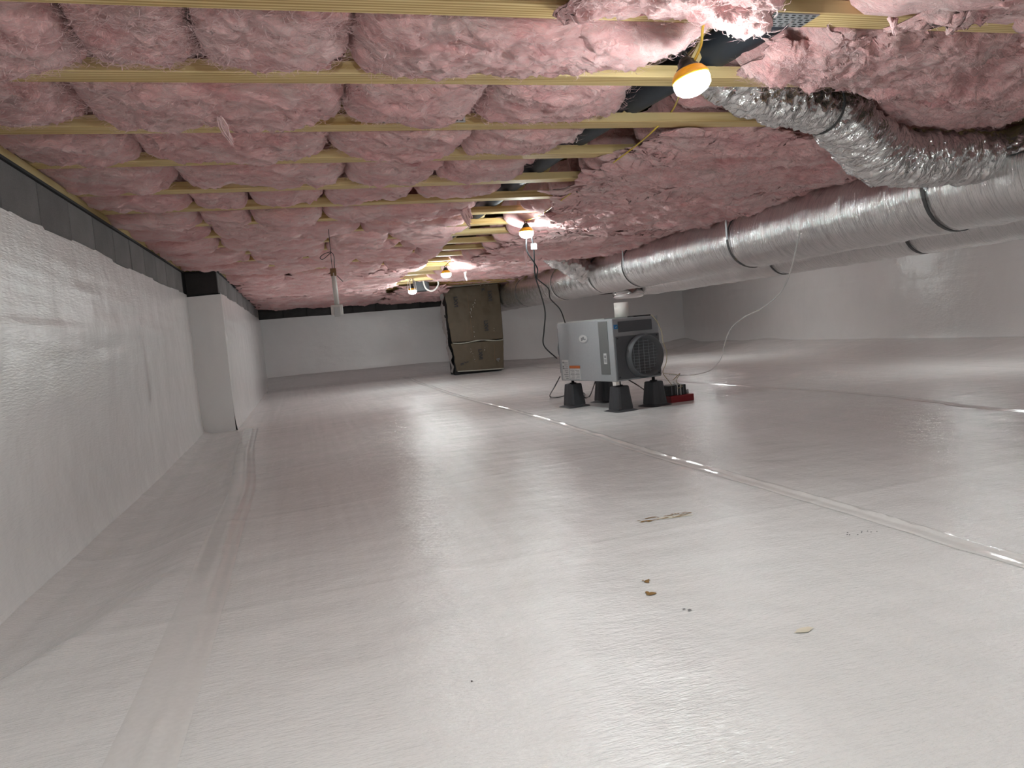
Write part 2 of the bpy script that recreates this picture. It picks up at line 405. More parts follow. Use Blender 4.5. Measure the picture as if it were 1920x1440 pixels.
wall_liner('white plastic liner on the near left wall below the grey blocks', wl_fn(YF, YBUMP, XL, 1), 420, 90)
wall_liner('white plastic liner on the stepped-out far left wall', wl_fn(YBUMP-0.008, YB, XB, 5), 260, 60)
def ret_fn(U, V):
    X = XL+(XB+0.0145-XL)*U; Z = -0.02+(1.222+0.01*U)*V
    Yv = YBUMP-0.008-0.006*fbm(X*8, Z*2, 0, 3, 2)*(1-U**6)
    return np.stack([X, Yv, Z], -1)
wall_liner('white liner on the narrow wall step that faces the camera', ret_fn, 24, 50)
def back_fn(U, V):
    X = XB+(XR-XB)*U; bot = floor_h(X, np.full_like(X, YB-0.01))-0.01; top = 1.218+0.006*fbm(X*2, 0, 0, 8, 2); Z = bot+(top-bot)*V
    return np.stack([X, YB-0.012-0.012*(fbm(X*0.8, Z*1.2, 0, 11, 3)+1)*(1-V**6)-0.03*np.exp(-V*10), Z], -1)
wall_liner('white plastic liner on the far end wall behind the cardboard pier', back_fn, 240, 50)
wall_liner('white plastic liner on the right wall beyond the silver ducts', wl_fn(YF, YB, XR, 21, -1), 300, 60)

# floor tapes --------------------------------------------------------------
def floor_strip(name, label, pts, w, mat, ridge=0.004, lift=0.002, n=260, cat='tape', m=11):
    P = smooth_path([(p[0], p[1], 0) for p in pts], max(2, n//len(pts))); P = np.array(P)
    T = np.gradient(P, axis=0); T /= np.linalg.norm(T, axis=1)[:, None]; Nn = np.stack([T[:, 1], -T[:, 0], 0*T[:, 0]], -1)
    s = np.linspace(-0.5, 0.5, m)
    Q = P[:, None, :]+Nn[:, None, :]*s[None, :, None]*w
    edge = 1-np.exp(-(0.5-np.abs(s))*30)
    al = np.arange(len(P))[:, None]*0.15
    Q[..., 2] = floor_h(Q[..., 0], Q[..., 1])+lift*(0.3+edge[None, :])+ridge*np.exp(-((s[None, :]-0.1-0.05*vn(al*0.3, 0.0))/0.10)**2)*(0.8+0.5*vn(al, s[None, :]*3))
    return tag(link(name, grid_mesh(name, Q), mat), label, cat)
floor_strip('seam_tape', 'long shiny seam tape running from the near right floor to the pier', [(1.66, -1.0), (1.665, 1.4), (1.665, 2.0), (1.64, 2.84), (1.625, 3.5), (1.655, 5.4), (1.60, 8.4), (1.68, 13.0)], 0.085, M['tape'], 0.010, 0.003, 600, m=17)
floor_strip('seam_tape', 'wide white seam tape on the floor beside the left wall', [(-0.36, -0.9), (-0.33, 0.8), (-0.33, 1.35), (-0.33, 1.83), (-0.34, 2.5), (-0.35, 3.0), (-0.36, 4.0), (-0.45, 5.5), (-0.50, 6.9)], 0.125, M['tape'], 0.005, 0.0022, 300, m=17)
floor_strip('seam_tape', 'seam tape on the floor right of the dehumidifier under the ducts', [(3.70, -1.0), (3.73, 3.1), (3.79, 3.7), (3.87, 4.6), (3.72, 6.8), (3.75, 9.0), (3.75, 12.9)], 0.075, M['tape'], 0.003, 0.0025, 500)

# ------------------------------------------------------------------ sill plates
def sill(label, a, b):
    t = thing('sill_plate', label, 'sill'); 
    MB().box(a, b).build('plank', M['sill'], t, bev=0.003)
    g = 0.008
    MB().box((a[0]+(0 if a[0] < -0.5 or b[0]-a[0] > 1 else -0.012), a[1]-0.012, ZT-0.003), (b[0]+0.006, b[1]+0.0, ZT+g)).build('gasket', M['gasket'], t)
    return t
sill('greenish pine sill plate on top of the near left block wall', (XL-0.14, YF, ZT+0.009), (XL+0.004, YBUMP, ZJ-0.003))
sill('pine sill plate on top of the stepped-out far left wall', (XL-0.14, YBUMP+0.002, ZT+0.009), (XB+0.004, YB, ZJ-0.003))
sill('pine sill plate on top of the far end wall', (XB+0.01, YB+0.004, ZT+0.009), (XR, YB+0.14, ZJ-0.003))

# ------------------------------------------------------------------ floor trusses (joists)
JB = [1.86, 2.363, 2.878, 3.372, 3.93, 4.42]
while JB[-1]+0.5 < YB-0.1: JB.append(JB[-1]+0.5)
JB = [1.86-0.5*k for k in range(6, 0, -1)]+JB      # back edges, first six are overhead out of frame
NPRE = 6
def joist(k, yb):
    vis = k-NPRE
    if vis < 0: lab, g = '%s pine joist overhead out of frame, counting back from the topmost one' % ORD[-vis-1], 'joists out of frame'
    else: lab, g = ['pine joist across the very top of the photo, nearest in view', 'second pine joist from the camera, behind the nearest bulb',
                             'third pine joist from the camera, ending at the silver branch duct'][vis] if vis < 3 else '%s pine floor joist from the camera' % ORD[vis], 'pine floor joists'
    t = thing('floor_joist', lab, 'joist', (0, yb, ZJ), 0, g)
    xl = XL-0.12 if yb < YBUMP+0.05 else XB-0.12
    n = 60; mb = MB(); sg = lambda x: 0.003*vn(x*0.6, yb*3.0)
    X = np.linspace(xl, XR+0.1, n)
    v = []; f = []
    for q, xx in enumerate(X):
        s_ = 0.0 if xx < XL+0.3 else float(sg(xx)); e = float(0.0015*vn(xx*2.1, yb))
        c = 0.003
        v += [(xx, -0.089+c+e, s_), (xx, -c+e, s_), (xx, e, s_+c), (xx, e, 0.038), (xx, -0.089+e, 0.038), (xx, -0.089+e, s_+c)]
        if q:
            b = (q-1)*6
            f += [(b+j, b+(j+1) % 6, b+6+(j+1) % 6, b+6+j) for j in range(6)]
    mb.add(v, f); mb.build('bottom_chord', M['pine'], t)
    # upper chord and web members
    MB().box((xl, -0.089, 1.79-ZJ), (XR+0.1, 0, 1.83-ZJ)).build('top_chord', M['pine'], t)
    if 0 <= vis < 12:
        for xw in (0.21, 1.35, 2.9):
            MB().add([(xw-0.02, -0.08, 0.03), (xw+0.02, -0.08, 0.03), (xw+0.02, -0.01, 0.03), (xw-0.02, -0.01, 0.03),
                      (xw+0.18, -0.08, 0.33), (xw+0.22, -0.08, 0.33), (xw+0.22, -0.01, 0.33), (xw+0.18, -0.01, 0.33)],
                     [(3,2,1,0),(4,5,6,7),(0,1,5,4),(1,2,6,5),(2,3,7,6),(3,0,4,7)]).build('web', M['pine'], t)
    return t
JO = [joist(k, yb) for k, yb in enumerate(JB)]
def gang_plate(par, x0, x1, face, h0, h1, label):
    """perforated steel connector; face 'b' = under the chord (h = y), 'f' = on its front (h = z)"""
    p = MB(); sl = MB(); nx = max(3, int((x1-x0)/0.020)); nh = max(2, int((h1-h0)/0.012))
    if face == 'b': p.box((x0, h0, -0.0030), (x1, h1, 0.0005))
    else: p.box((x0, -0.0915, h0), (x1, -0.088, h1))
    for a in range(nx):
        for b in range(nh):
            cx = x0+(a+0.5)*(x1-x0)/nx+(0.003 if b % 2 else -0.003); ch = h0+(b+0.5)*(h1-h0)/nh
            if face == 'b': sl.box((cx-0.0055, ch-0.002, -0.0042), (cx+0.0055, ch+0.002, -0.002))
            else: sl.box((cx-0.0055, -0.0925, ch-0.002), (cx+0.0055, -0.09, ch+0.002))
    o = p.build('connector_plate', M['galv'], par); o['label'] = label
    q = sl.build('tooth_slots', M['slot'], o); q['kind'] = 'stuff'
xa = Zp(1350, 45, ZJ)[0]; xb = Zp(1500, 50, ZJ)[0]
gang_plate(JO[NPRE], xa, xb, 'b', -0.086, -0.004, 'silver perforated connector plate')
gang_plate(JO[NPRE], 2.05, 2.2, 'f', 0.004, 0.034, 'silver perforated connector plate')
gang_plate(JO[NPRE+2], Yp(715, 224, JB[NPRE+2]-.089)[0], Yp(872, 224, JB[NPRE+2]-.089)[0], 'f', 0.004, 0.034, 'silver perforated connector plate')
gang_plate(JO[NPRE+4], Yp(668, 282, JB[NPRE+4]-.089)[0]*1.0, Yp(720, 282, JB[NPRE+4]-.089)[0], 'f', 0.004, 0.034, 'silver perforated connector plate')

# ------------------------------------------------------------------ insulation
def fibres(parent, P, count, seed, ln=0.05, w=0.0007):
    """loose curly fibres lying on a surface given as a point grid"""
    r = np.random.default_rng(seed); n, m, _ = P.shape
    mb = MB()
    for q in range(count):
        i = int(r.integers(2, n-2)); j = int(r.integers(2, m-2)); p = P[i, j]
        a = r.uniform(0, 2*math.pi) if r.random() < 0.4 else r.normal(0, 0.5)+(math.pi if r.random() < .5 else 0)
        d = np.array([math.cos(a), math.sin(a), 0]); L_ = ln*r.uniform(0.4, 1.3); c = r.normal(0, 1.6)
        hang = r.uniform(0.001, 0.012); pr = None; prs = p+np.array([0, 0, 0.002])
        sd = np.array([-d[1], d[0], 0])*w*r.uniform(0.6, 1.4)
        pts = []
        for t in (0, 0.33, 0.66, 1.0):
            dd = np.array([math.cos(a+c*t), math.sin(a+c*t), 0])
            pts.append(prs+dd*L_*t+np.array([0, 0, -hang*math.sin(t*math.pi)-0.001]))
        v = []; ws = (0.5, 1, 1, 0.2)
        for pp, k in zip(pts, ws): v += [pp-sd*k, pp+sd*k]
        mb.add(v, [(0,1,3,2),(2,3,5,4),(4,5,7,6)])
    o = mb.build('loose_fibres', M['fibre'], parent); o['kind'] = 'stuff'; return o
def batt(label, x0, x1, y0, y1, zb, seed, res, group, ragR=False, ragL=False, pu=12.0, fib=0, cat='insulation', ragY=0.0, amp=1.0, zt=1.60, name='insulation_batt', pv=7.0):
    n = max(8, int((x1-x0)/res)); m = max(8, int((y1-y0)/res))
    tu = np.linspace(-1, 1, n); tv = np.linspace(-1, 1, m)
    U, V = np.meshgrid(np.sign(tu)*(1-(1-np.abs(tu))**1.35), np.sign(tv)*(1-(1-np.abs(tv))**1.35), indexing='ij')
    xc, yc, hx, hy = (x0+x1)/2, (y0+y1)/2, (x1-x0)/2, (y1-y0)/2
    X = xc+hx*U; Y = yc+hy*V
    if ragR: X = X+sst(0.3, 1, U)*(0.07*fbm(Y*5, seed*1.7, 0, seed, 3)+0.02*fbm(Y*22, seed, 0, seed+5, 2))
    if ragL: X = X-sst(0.3, 1, -U)*(0.07*fbm(Y*5, seed*2.3, 0, seed+3, 3)+0.02*fbm(Y*22, seed, 0, seed+6, 2))
    if ragY: Y = Y+sst(0.2, 1, V)*ragY*(fbm(X*4, seed*1.3, 0, seed+9, 4)+0.3)
    D = (zt-zb)*(1-(0.20 if res < 0.02 else 0.12)*np.abs(U)**2.6)*(1+0.06*fbm(X*1.6, Y*1.2, 0, seed+20, 2))
    prof = np.clip(1-0.72*np.abs(U)**pu-np.abs(V)**pv, 0, 1)**0.40
    wx = 0.05*fbm(X*6, Y*6, seed, seed+1, 2); wy = 0.05*fbm(X*6, Y*6, seed+9, seed+2, 2)
    a = fbm((X+wx)*5, (Y+wy)*9, 0.3*seed, seed+30, 4, 0.55)
    ridge = 1-np.abs(fbm((X+wx)*9, (Y+wy)*17, 0, seed+40, 4, 0.6))
    fine = fbm((X+wx)*34, (Y+wy)*80, 0, seed+50, 3, 0.6)
    Z = zt-D*prof-amp*(0.018*a+0.020*(ridge-0.7)+0.008*fine)*np.clip(prof*1.6, 0, 1)
    Y = Y+amp*0.006*a; X = X+amp*0.006*fine
    Z[0, :] = zt; Z[-1, :] = zt; Z[:, 0] = zt; Z[:, -1] = zt; P = np.stack([X, Y, Z], -1)
    me = grid_mesh(name, P); o = link(name, me, M['ins'])
    me.flip_normals()
    tag(o, label, cat, group)
    if fib: fibres(o, P, fib, seed)
    return o, P
# batt divisions per bay (X positions of the butt joints left of the pipe gap)
SEAMS = {0: [-0.93, -0.46, -0.185, 0.215, 1.22], 1: [-0.93, -0.585, 0.221, 0.70, 1.22], 2: [-0.93, -0.52, 0.19, 0.755, 1.20],
         3: [-0.93, -0.455, 0.286, 0.74, 1.18], 4: [-0.93, -0.47, -0.19, 0.205, 0.70, 1.15], 5: [-0.93, -0.48, -0.207, 0.205, 1.15]}
RIGHT = {0: [], 1: [], 2: [1.50, 2.1], 3: [1.52, 2.3]}
placew = ['nearest', 'second', 'third', 'fourth', 'fifth', 'sixth', 'seventh', 'eighth', 'ninth', 'tenth', 'eleventh', 'twelfth', 'thirteenth', 'fourteenth', 'fifteenth', 'sixteenth', 'seventeenth', 'eighteenth', 'nineteenth', 'twentieth', 'twenty-first', 'twenty-second', 'twenty-third', 'twenty-fourth', 'twenty-fifth']
seed = 100
nb = len(JB)
for k in range(nb):
    y1 = (JB[k+1]-0.089) if k+1 < nb else YB-0.02
    y0 = JB[k]; bay = k-NPRE
    if y1-y0 < 0.12: continue
    if bay < -2: sm = [XL, 0.4, 2.6, 5.0, XR]
    else:
        rb = random.Random(bay+50)
        sm = SEAMS.get(bay)
        if sm is None:
            xl = XL if y0 < YBUMP else XB
            c = xl; sm = [xl]
            while c < 0.55: c += rb.choice([0.45, 0.6, 0.75, 0.95]); sm.append(c)
            e = 1.12+rb.uniform(-0.06, 0.08)+(0.18 if bay > 6 else 0)
            sm = [q for q in sm if q < e-0.15]+[e]
    far = min(1.0, max(0, (bay-2)/9))
    for i in range(len(sm)-1):
        seed += 1; r_ = random.Random(seed)
        last = (i == len(sm)-2)
        zb = 1.452-0.010*r_.random() if bay < 5 else 1.432-0.03*r_.random()
        if bay == 0 and i == 0: zb = 1.40
        if bay == 1 and i == 1: zb = 1.425
        if bay == 0 and i == 3: zb = 1.43
        if bay < 0: lab, g = 'pink batt out of frame overhead, %s bay behind the first joist, %s from left' % (ORD[-bay-1], ORD[i]), 'insulation out of frame'
        else:
            lab = 'pink fibreglass batt in the %s joist bay, %s from the left wall' % (placew[bay] if bay else 'nearest visible', ORD[i]); g = 'pink fibreglass batts'
        res = 0.011 if 0 <= bay < 3 else (0.016 if bay < 6 and bay >= 0 else (0.024 if bay >= 0 else 0.05))
        batt(lab, sm[i]+(0.002 if i else -0.06), sm[i+1]-0.002, y0-0.002, y1+0.001+0.012*far, zb, seed, res, g, ragR=last and bay >= 0, fib=(1500 if bay < 2 else 600) if 0 <= bay < 4 else 0, pu=13, pv=8)
    # right of the pipe gap
    if bay >= -2:
        e = 1.53+random.uniform(-0.03, 0.05)+(0.1 if bay > 6 else 0)
        segs = [e, e+random.uniform(0.6, 1.0), 3.3, 5.4, XR]
        for i in range(4):
            seed += 1
            if bay == 1 and i in (0,): segs[1] = 1.80
            if bay == 1 and i == 1: x0 = 2.45
            else: x0 = segs[i]
            lab = ('pink fibreglass batt in the %s joist bay, %s to the right of the black pipe' % (placew[max(bay, 0)], ['just', 'second', 'third', 'last'][i])) if bay >= 0 else \
                  'pink batt out of frame overhead, %s bay behind the first joist, %s right of pipe' % (ORD[-bay-1], ORD[i])
            g = 'pink fibreglass batts' if bay >= 0 else 'insulation out of frame'
            near = 0 <= bay < 4 and i < 2
            batt(lab, x0, segs[i+1]-0.004, y0-0.002, y1+0.004+0.02*far, (1.51 if (bay == 1 and i == 0) else (1.485 if y0 > 9.6 and i < 2 else 1.43-0.02*random.random()-0.01*far)), seed, 0.012 if near else (0.022 if i < 2 and bay >= 0 else 0.05), g, ragL=(i == 0 and bay >= 0), fib=800 if near else 0)
# torn, hanging pieces: closed ragged lumps laid under the joists
def rag(label, corners, th, seed, res=0.013, edge=0.06, name='hanging_insulation', fib=0, sag=0.0, amp=1.0, group=None):
    """corners: four (x,y,z) of the mid surface, anticlockwise"""
    c = [np.array(p, float) for p in corners]
    lu = max(np.linalg.norm(c[1]-c[0]), np.linalg.norm(c[2]-c[3])); lv = max(np.linalg.norm(c[3]-c[0]), np.linalg.norm(c[2]-c[1]))
    n = max(10, int(lu/res)); m = max(10, int(lv/res))
    U, V = np.meshgrid(np.linspace(0, 1, n), np.linspace(0, 1, m), indexing='ij')
    B = ((1-U)*(1-V))[..., None]*c[0]+(U*(1-V))[..., None]*c[1]+(U*V)[..., None]*c[2]+((1-U)*V)[..., None]*c[3]
    u = U*2-1; v = V*2-1
    X, Y = B[..., 0], B[..., 1]
    e = np.maximum(np.abs(u), np.abs(v))**3
    dx = edge*e*(fbm(X*6, Y*6, 0, seed, 4)+0.35*fbm(X*30, Y*30, 0, seed+3, 3)); dy = edge*e*(fbm(X*6+9, Y*6, 0, seed+1, 4)+0.35*fbm(X*30, Y*30, 0, seed+4, 3))
    dirx, diry = u, v
    X = X+dx*np.where(np.abs(u) > 0.2, np.sign(u), 0.3); Y = Y+dy*np.where(np.abs(v) > 0.2, np.sign(v), 0.3)
    wall = np.clip((1-np.abs(u)**5)*(1-np.abs(v)**5), 0, 1)**0.5
    wx = 0.05*fbm(X*6, Y*6, seed, seed+1, 2)
    a = fbm((X+wx)*4, (Y+wx)*8, 0.3*seed, seed+30, 4, 0.55)
    ridge = 1-np.abs(fbm((X+wx)*8, (Y+wx)*17, 0, seed+40, 4, 0.6)); fine = fbm((X+wx)*34, (Y+wx)*80, 0, seed+50, 3, 0.6)
    mid = B[..., 2]-sag*wall+0.02*fbm(X*3, Y*4, 0, seed+70, 3)
    lo = mid-th*wall*(0.75+0.35*a)-amp*(0.012*a+0.018*(ridge-0.7)+0.005*fine)*np.clip(wall*1.5, 0, 1)-0.001
    hi = np.maximum(mid+0.4*th*wall, lo+0.002)
    PL = np.stack([X, Y, lo], -1); PH = np.stack([X, Y, hi], -1)[:, ::-1]
    P = np.concatenate([PL, PH], 1); P = np.concatenate([P, P[:, :1]], 1)
    me = grid_mesh(name, P); me.flip_normals(); o = link(name, me, M['ins']); tag(o, label, 'insulation', group)
    if fib: fibres(o, PL, fib, seed)
    return o
def ZC(*a): return [Zp(px, py, z) for px, py, z in a]
rag('bright pink insulation flap hanging in front of the nearest joist, above the bulb', [(0.60, 1.50, 1.47), (1.24, 1.50, 1.47), (1.30, 1.77, 1.445), (0.66, 1.80, 1.45)], 0.05, 11, 0.009, 0.05, amp=1.5, fib=900)
rag('curled pink insulation roll draped over the second joist right of the nearest bulb', [Zp(1455, 55, 1.49), Zp(1600, 60, 1.49), Zp(1530, 155, 1.44), Zp(1385, 140, 1.45)], 0.05, 12, 0.008, 0.05, amp=1.5, fib=1200)
rag('broad pink insulation sheet sagging over the second joist above the branch duct', [(1.50, 1.86, 1.50), (2.9, 1.88, 1.50), (3.0, 2.52, 1.44), (1.92, 2.30, 1.445)], 0.06, 13, 0.010, 0.08, amp=1.5, fib=1800)
rag('shredded pink insulation tatters hanging at the top right corner of the photo', [(1.60, 1.35, 1.46), (2.9, 1.35, 1.46), (2.9, 1.74, 1.43), (1.66, 1.72, 1.435)], 0.045, 14, 0.009, 0.12, amp=1.6, fib=900)
rag('large pink insulation sheet sagging under the joists between the third joist and the big duct', [(1.60, 2.86, 1.455), (3.2, 2.90, 1.455), (3.4, 4.15, 1.43), (1.46, 4.05, 1.425)], 0.04, 15, 0.012, 0.09, amp=1.15, fib=4500)
rag('torn pink insulation sheet hanging around the second bulb, left of the big duct', [(1.50, 4.0, 1.43), (3.4, 4.1, 1.43), (3.5, 5.9, 1.41), (1.75, 5.25, 1.41)], 0.045, 16, 0.015, 0.09, amp=1.15, fib=300)
rag('loose pink insulation covering the joists beyond the second bulb', [(1.78, 5.5, 1.42), (3.5, 5.9, 1.42), (3.5, 7.7, 1.40), (1.75, 7.5, 1.40)], 0.04, 17, 0.02, 0.09)
rag('loose pink insulation in front of the cardboard-wrapped pier near the ceiling', [(1.95, 7.6, 1.43), (3.2, 7.7, 1.43), (3.2, 10.9, 1.465), (1.85, 10.6, 1.465)], 0.02, 18, 0.03, 0.12)
rag('low pink insulation fold along the far left ceiling', [(XB, 8.2, 1.43), (1.2, 8.0, 1.43), (1.3, 10.4, 1.39), (XB, 10.6, 1.39)], 0.03, 19, 0.025, 0.08)
rag('pink insulation drooping over the far wall blocks on the left', [(XB+.02, 10.7, 1.42), (1.3, 10.5, 1.42), (1.35, 13.6, 1.36), (XB+.02, 13.65, 1.385)], 0.03, 20, 0.03, 0.10)
rag('pink insulation drooping over the far wall blocks beside the pier', [(1.5, 11.0, 1.43), (2.15, 10.9, 1.43), (2.7, 13.6, 1.33), (1.4, 13.6, 1.36)], 0.04, 23, 0.03, 0.12)
rag('dark pink insulation layer above the bend of the branch duct', [(2.35, 2.95, 1.52), (4.5, 3.0, 1.52), (4.5, 3.9, 1.50), (2.9, 3.6, 1.50)], 0.05, 22, 0.02, 0.06)
# strands that dangle
def strand(label, top, length, w, seed, lean=(0, 0), parent=None, mat='fibre_white'):
    r = np.random.default_rng(seed); mb = MB(); n = 9
    for q in range(12):
        off = r.normal(0, w*0.35, 3); off[2] = abs(off[2]); L_ = length*r.uniform(0.5, 1.0); pts = []; rr = []
        for t in np.linspace(0, 1, n):
            pts.append((top[0]+off[0]*(1-0.5*t)+lean[0]*t+0.006*math.sin(t*5+q), top[1]+off[1]*(1-0.5*t)+lean[1]*t, top[2]+off[2]-L_*t)); rr.append(w*0.22*(1-t)**0.7+0.0006)
        mb.tube(pts, rr, 5)
    o = mb.build('insulation_strand', M[mat], None, True); return tag(o, label, 'insulation')
strand('long white fibre strand hanging from the third bay left of centre', Zp(412, 222, 1.42), 0.055, 0.010, 3, (0.02, 0.16), mat='fibre')
strand('ragged pink tuft hanging in the joist gap left of the second bulb', Zp(872, 395, 1.44), 0.13, 0.05, 5, (0.03, 0), mat='fibre')
strand('small white tuft hanging beside the third bulb above the pier', Yp(873, 512, 8.1), 0.10, 0.022, 6)
strand('pale tuft dangling from the shreds at the top right', Yp(1675, 40, 1.74), 0.045, 0.02, 7, mat='fibre')
strand('pale fibre tuft just above the fourth bulb with the cage', Yp(772, 500, 9.9), 0.10, 0.03, 8, mat='fibre_white')
strand('thin fibre tuft dangling below the second bulb beside the black cords', Yp(985, 470, 6.6), 0.16, 0.018, 9, mat='fibre')

# black drain pipe above the chords
p0 = np.array([1.43, -0.6, 1.565])
tag(MB().tube([(1.52, -1.0, 1.575), (1.50, 1.2, 1.565), (1.47, 2.13, 1.562), (1.38, 2.8, 1.56), (1.335, 3.35, 1.56), (1.31, 4.2, 1.56), (1.33, 6, 1.56), (1.36, 10, 1.56)], 0.060, 20).build('drain_pipe', M['pipe'], None, True), 'black plastic pipe running above the joists through the insulation gap', 'pipe')
tag(MB().tube([Zp(1285, 150, 1.545), Zp(1085, 245, 1.545), Zp(930, 370, 1.55)], 0.011, 8).build('red_cable', plain('dark_red_cable', (0.20, 0.02, 0.02), 0.5), None, True), 'thin dark red water line beside the black pipe above the joists', 'cable')
# plastic hangers / clips on the pipe
for (px, py) in ((1370, 62), (1078, 262)):
    q = Zp(px, py, 1.50)
    tag(MB().tube([q+np.array([math.cos(a)*0.012, 0, math.sin(a)*0.014]) for a in np.linspace(-1.2, 4.2, 12)], 0.002, 6).build('cable_clip', M['white'], None, True), 'small white clip on the black pipe, %s' % ('near the connector plate' if px > 1200 else 'beyond the third joist'), 'clip')

# ------------------------------------------------------------------ ducts
def duct(name, label, pts, rad, seg, per, mat, seed, amp=0.006, cat='duct', straps=(), pillow=0.0, wr=(14.0, 3.0), group=None):
    P = np.array(smooth_path(pts, per)); R_ = np.interp(np.linspace(0, 1, len(P)), np.linspace(0, 1, len(rad)), rad) if hasattr(rad, '__len__') else np.full(len(P), rad)
    T = np.gradient(P, axis=0); T /= np.linalg.norm(T, axis=1)[:, None]
    A = np.zeros_like(P); a = np.array([0.0, 0.0, 1.0])
    for i in range(len(P)):
        a = a-a.dot(T[i])*T[i]; a /= np.linalg.norm(a); A[i] = a
    B = np.cross(T, A); s = np.concatenate([[0], np.cumsum(np.linalg.norm(np.diff(P, axis=0), axis=1))])
    th = np.arange(seg)/seg*2*math.pi
    TH, SS = np.meshgrid(th, s, indexing='ij')
    cx, sy = np.cos(TH)*3, np.sin(TH)*3
    nz = fbm(cx*0.35, sy*0.35+3, SS*wr[0], seed, 4, 0.6)
    fold = 1-np.abs(fbm(cx*0.5+SS*1.3, sy*0.5, SS*wr[0]*1.7+TH*wr[1]*0.4, seed+9, 3, 0.6))
    r = R_[None, :]*(1+0.0*TH)+amp*nz+amp*1.1*(fold-0.7)
    for sp in straps:
        r = r-0.018*np.exp(-((SS-sp)/0.018)**2)+pillow*0
    PP = P[None]+r[..., None]*(np.cos(TH)[..., None]*A[None]+np.sin(TH)[..., None]*B[None])
    UV = np.stack(np.meshgrid(np.arange(seg+1)/seg*2*math.pi*float(np.mean(R_)), s, indexing='ij'), -1)
    t = thing(name, label, cat, (0, 0, 0), 0, group)
    link('foil_jacket', grid_mesh('foil_jacket', PP, True, UV), mat, t)
    for e in (0, -1):
        c = MB(); ring = PP[:, e]; c.add(list(ring), [tuple(range(seg))]); c.build('end_cap', mat, t)
    for sp in straps:
        i = int(np.argmin(np.abs(s-sp))); mb = MB(); ring = []
        for k in range(33):
            an = k/32*2*math.pi; ring.append(P[i]+(R_[i]-0.004)*(math.cos(an)*A[i]+math.sin(an)*B[i]))
        v = []; f = []
        for k in range(33):
            rd = (ring[k]-P[i]); rd /= np.linalg.norm(rd)
            sw = 0.011 if R_[i] > 0.15 else 0.005; v += [ring[k]-T[i]*sw, ring[k]-T[i]*sw+rd*0.005, ring[k]+T[i]*sw+rd*0.005, ring[k]+T[i]*sw]
            if k: b = (k-1)*4; f += [(b+j, b+(j+1) % 4, b+4+(j+1) % 4, b+4+j) for j in range(4)]
        mb.add(v, f); mb.build('strap', M['strap'], t)
    return t, P
TY = [0.2, 2.0, 3.2, 4.0, 5.4, 7.3, 9.5, 11.6, 13.4]
duct('trunk_duct', 'fat silver foil-wrapped trunk duct running from the right edge to the pier', [(3.46, y, z) for y, z in zip(TY, (1.222, 1.222, 1.225, 1.225, 1.225, 1.23, 1.235, 1.24, 1.245))],
     [0.229]*9, 96, 90, M['foil'], 31, 0.005, straps=(3.02, 4.9, 6.85, 7.8, 9.1, 10.8), wr=(9.0, 2.0))
duct('return_duct', 'second lower silver duct behind the fat trunk duct', [(3.96, y, z) for y, z in zip((0.2, 3, 5, 7, 8.2), (1.105, 1.105, 1.11, 1.11, 1.12))], 0.17, 72, 110, M['foil'], 37, 0.004, straps=(3.75, 5.2), wr=(9.0, 2.0))
P0 = [Yp(1320, 128, 2.50), Yp(1395, 166, 2.53), Yp(1475, 190, 2.58), Yp(1548, 207, 2.66), Yp(1603, 250, 2.74), Yp(1650, 287, 2.78), Yp(1705, 297, 2.80), Yp(1770, 297, 2.82), Yp(1850, 296, 2.86), Yp(1900, 296, 2.92)]
duct('branch_duct', 'crinkled silver flexible branch duct curving from the ceiling into the trunk', P0, [0.085, 0.09, 0.098, 0.104, 0.128, 0.132, 0.125, 0.118, 0.118, 0.12], 84, 46, M['foil2'], 41, 0.013, straps=(0.66,), wr=(20.0, 6.0))
e0 = Yp(1012, 470, 7.6); e1 = np.array([3.28, 8.1, 1.26])
duct('small_branch_duct', 'short crumpled silver takeoff duct slanting off the far part of the trunk', [e0, e0*0.6+e1*0.4+np.array([0, 0, -0.03]), e1*0.7+e0*0.3, e1], [0.05, 0.09, 0.12, 0.13], 40, 24, M['foil2'], 43, 0.02, wr=(7.0, 3.0))
# boot under the trunk near the dehumidifier
bo = Xp(1175, 548, 3.7)
t = thing('duct_boot', 'short silver duct boot under the trunk above the dehumidifier', 'duct', (3.72, bo[1], 0))
MB().lathe([(0.17, 1.03), (0.185, 0.98), (0.18, 0.945), (0.15, 0.925), (0.02, 0.92)], 32).build('foil_jacket', M['foil'], t, True)
# foil tape patch by the branch joint
for (px, py, sc) in ((1745, 360, 0.05), (1905, 330, 0.04)):
    c = Xp(px, py, 3.24); U, V = np.meshgrid(np.linspace(-1, 1, 26), np.linspace(-1, 1, 26), indexing='ij')
    an = math.atan2(c[2]-1.2, -0.2); Yv = c[1]+V*sc*2.4; aa = 2.62-U*0.22+(c[2]-1.22)*-1.5
    rr_ = 0.238+0.012*fbm(U*4, V*4, 0, int(px), 3)*(1-np.maximum(abs(U), abs(V))**4)
    PQ = np.stack([3.46+rr_*np.cos(aa), Yv+0.01*fbm(U*3, V*3, 0, 5, 2), 1.225+rr_*np.sin(aa)], -1)
    tag(link('foil_tape', grid_mesh('foil_tape', PQ), M['foil2']), 'crumpled bright foil tape patch on the trunk, %s' % ('below the branch duct joint' if px < 1800 else 'at the right edge of the photo'), 'tape')
# hanger straps going up to the joists
for q, (yy, lab) in enumerate(((5.09, 'above the strap in the middle of the trunk'), (7.0, 'left of the middle, far along the trunk'), (3.2, 'beside the branch duct joint'))):
    tag(MB().box((3.226, yy-0.011, 1.225), (3.230, yy+0.011, 1.47)).build('hanger_strap', M['galv']), 'metal hanger strap of the trunk duct, '+lab, 'strap')

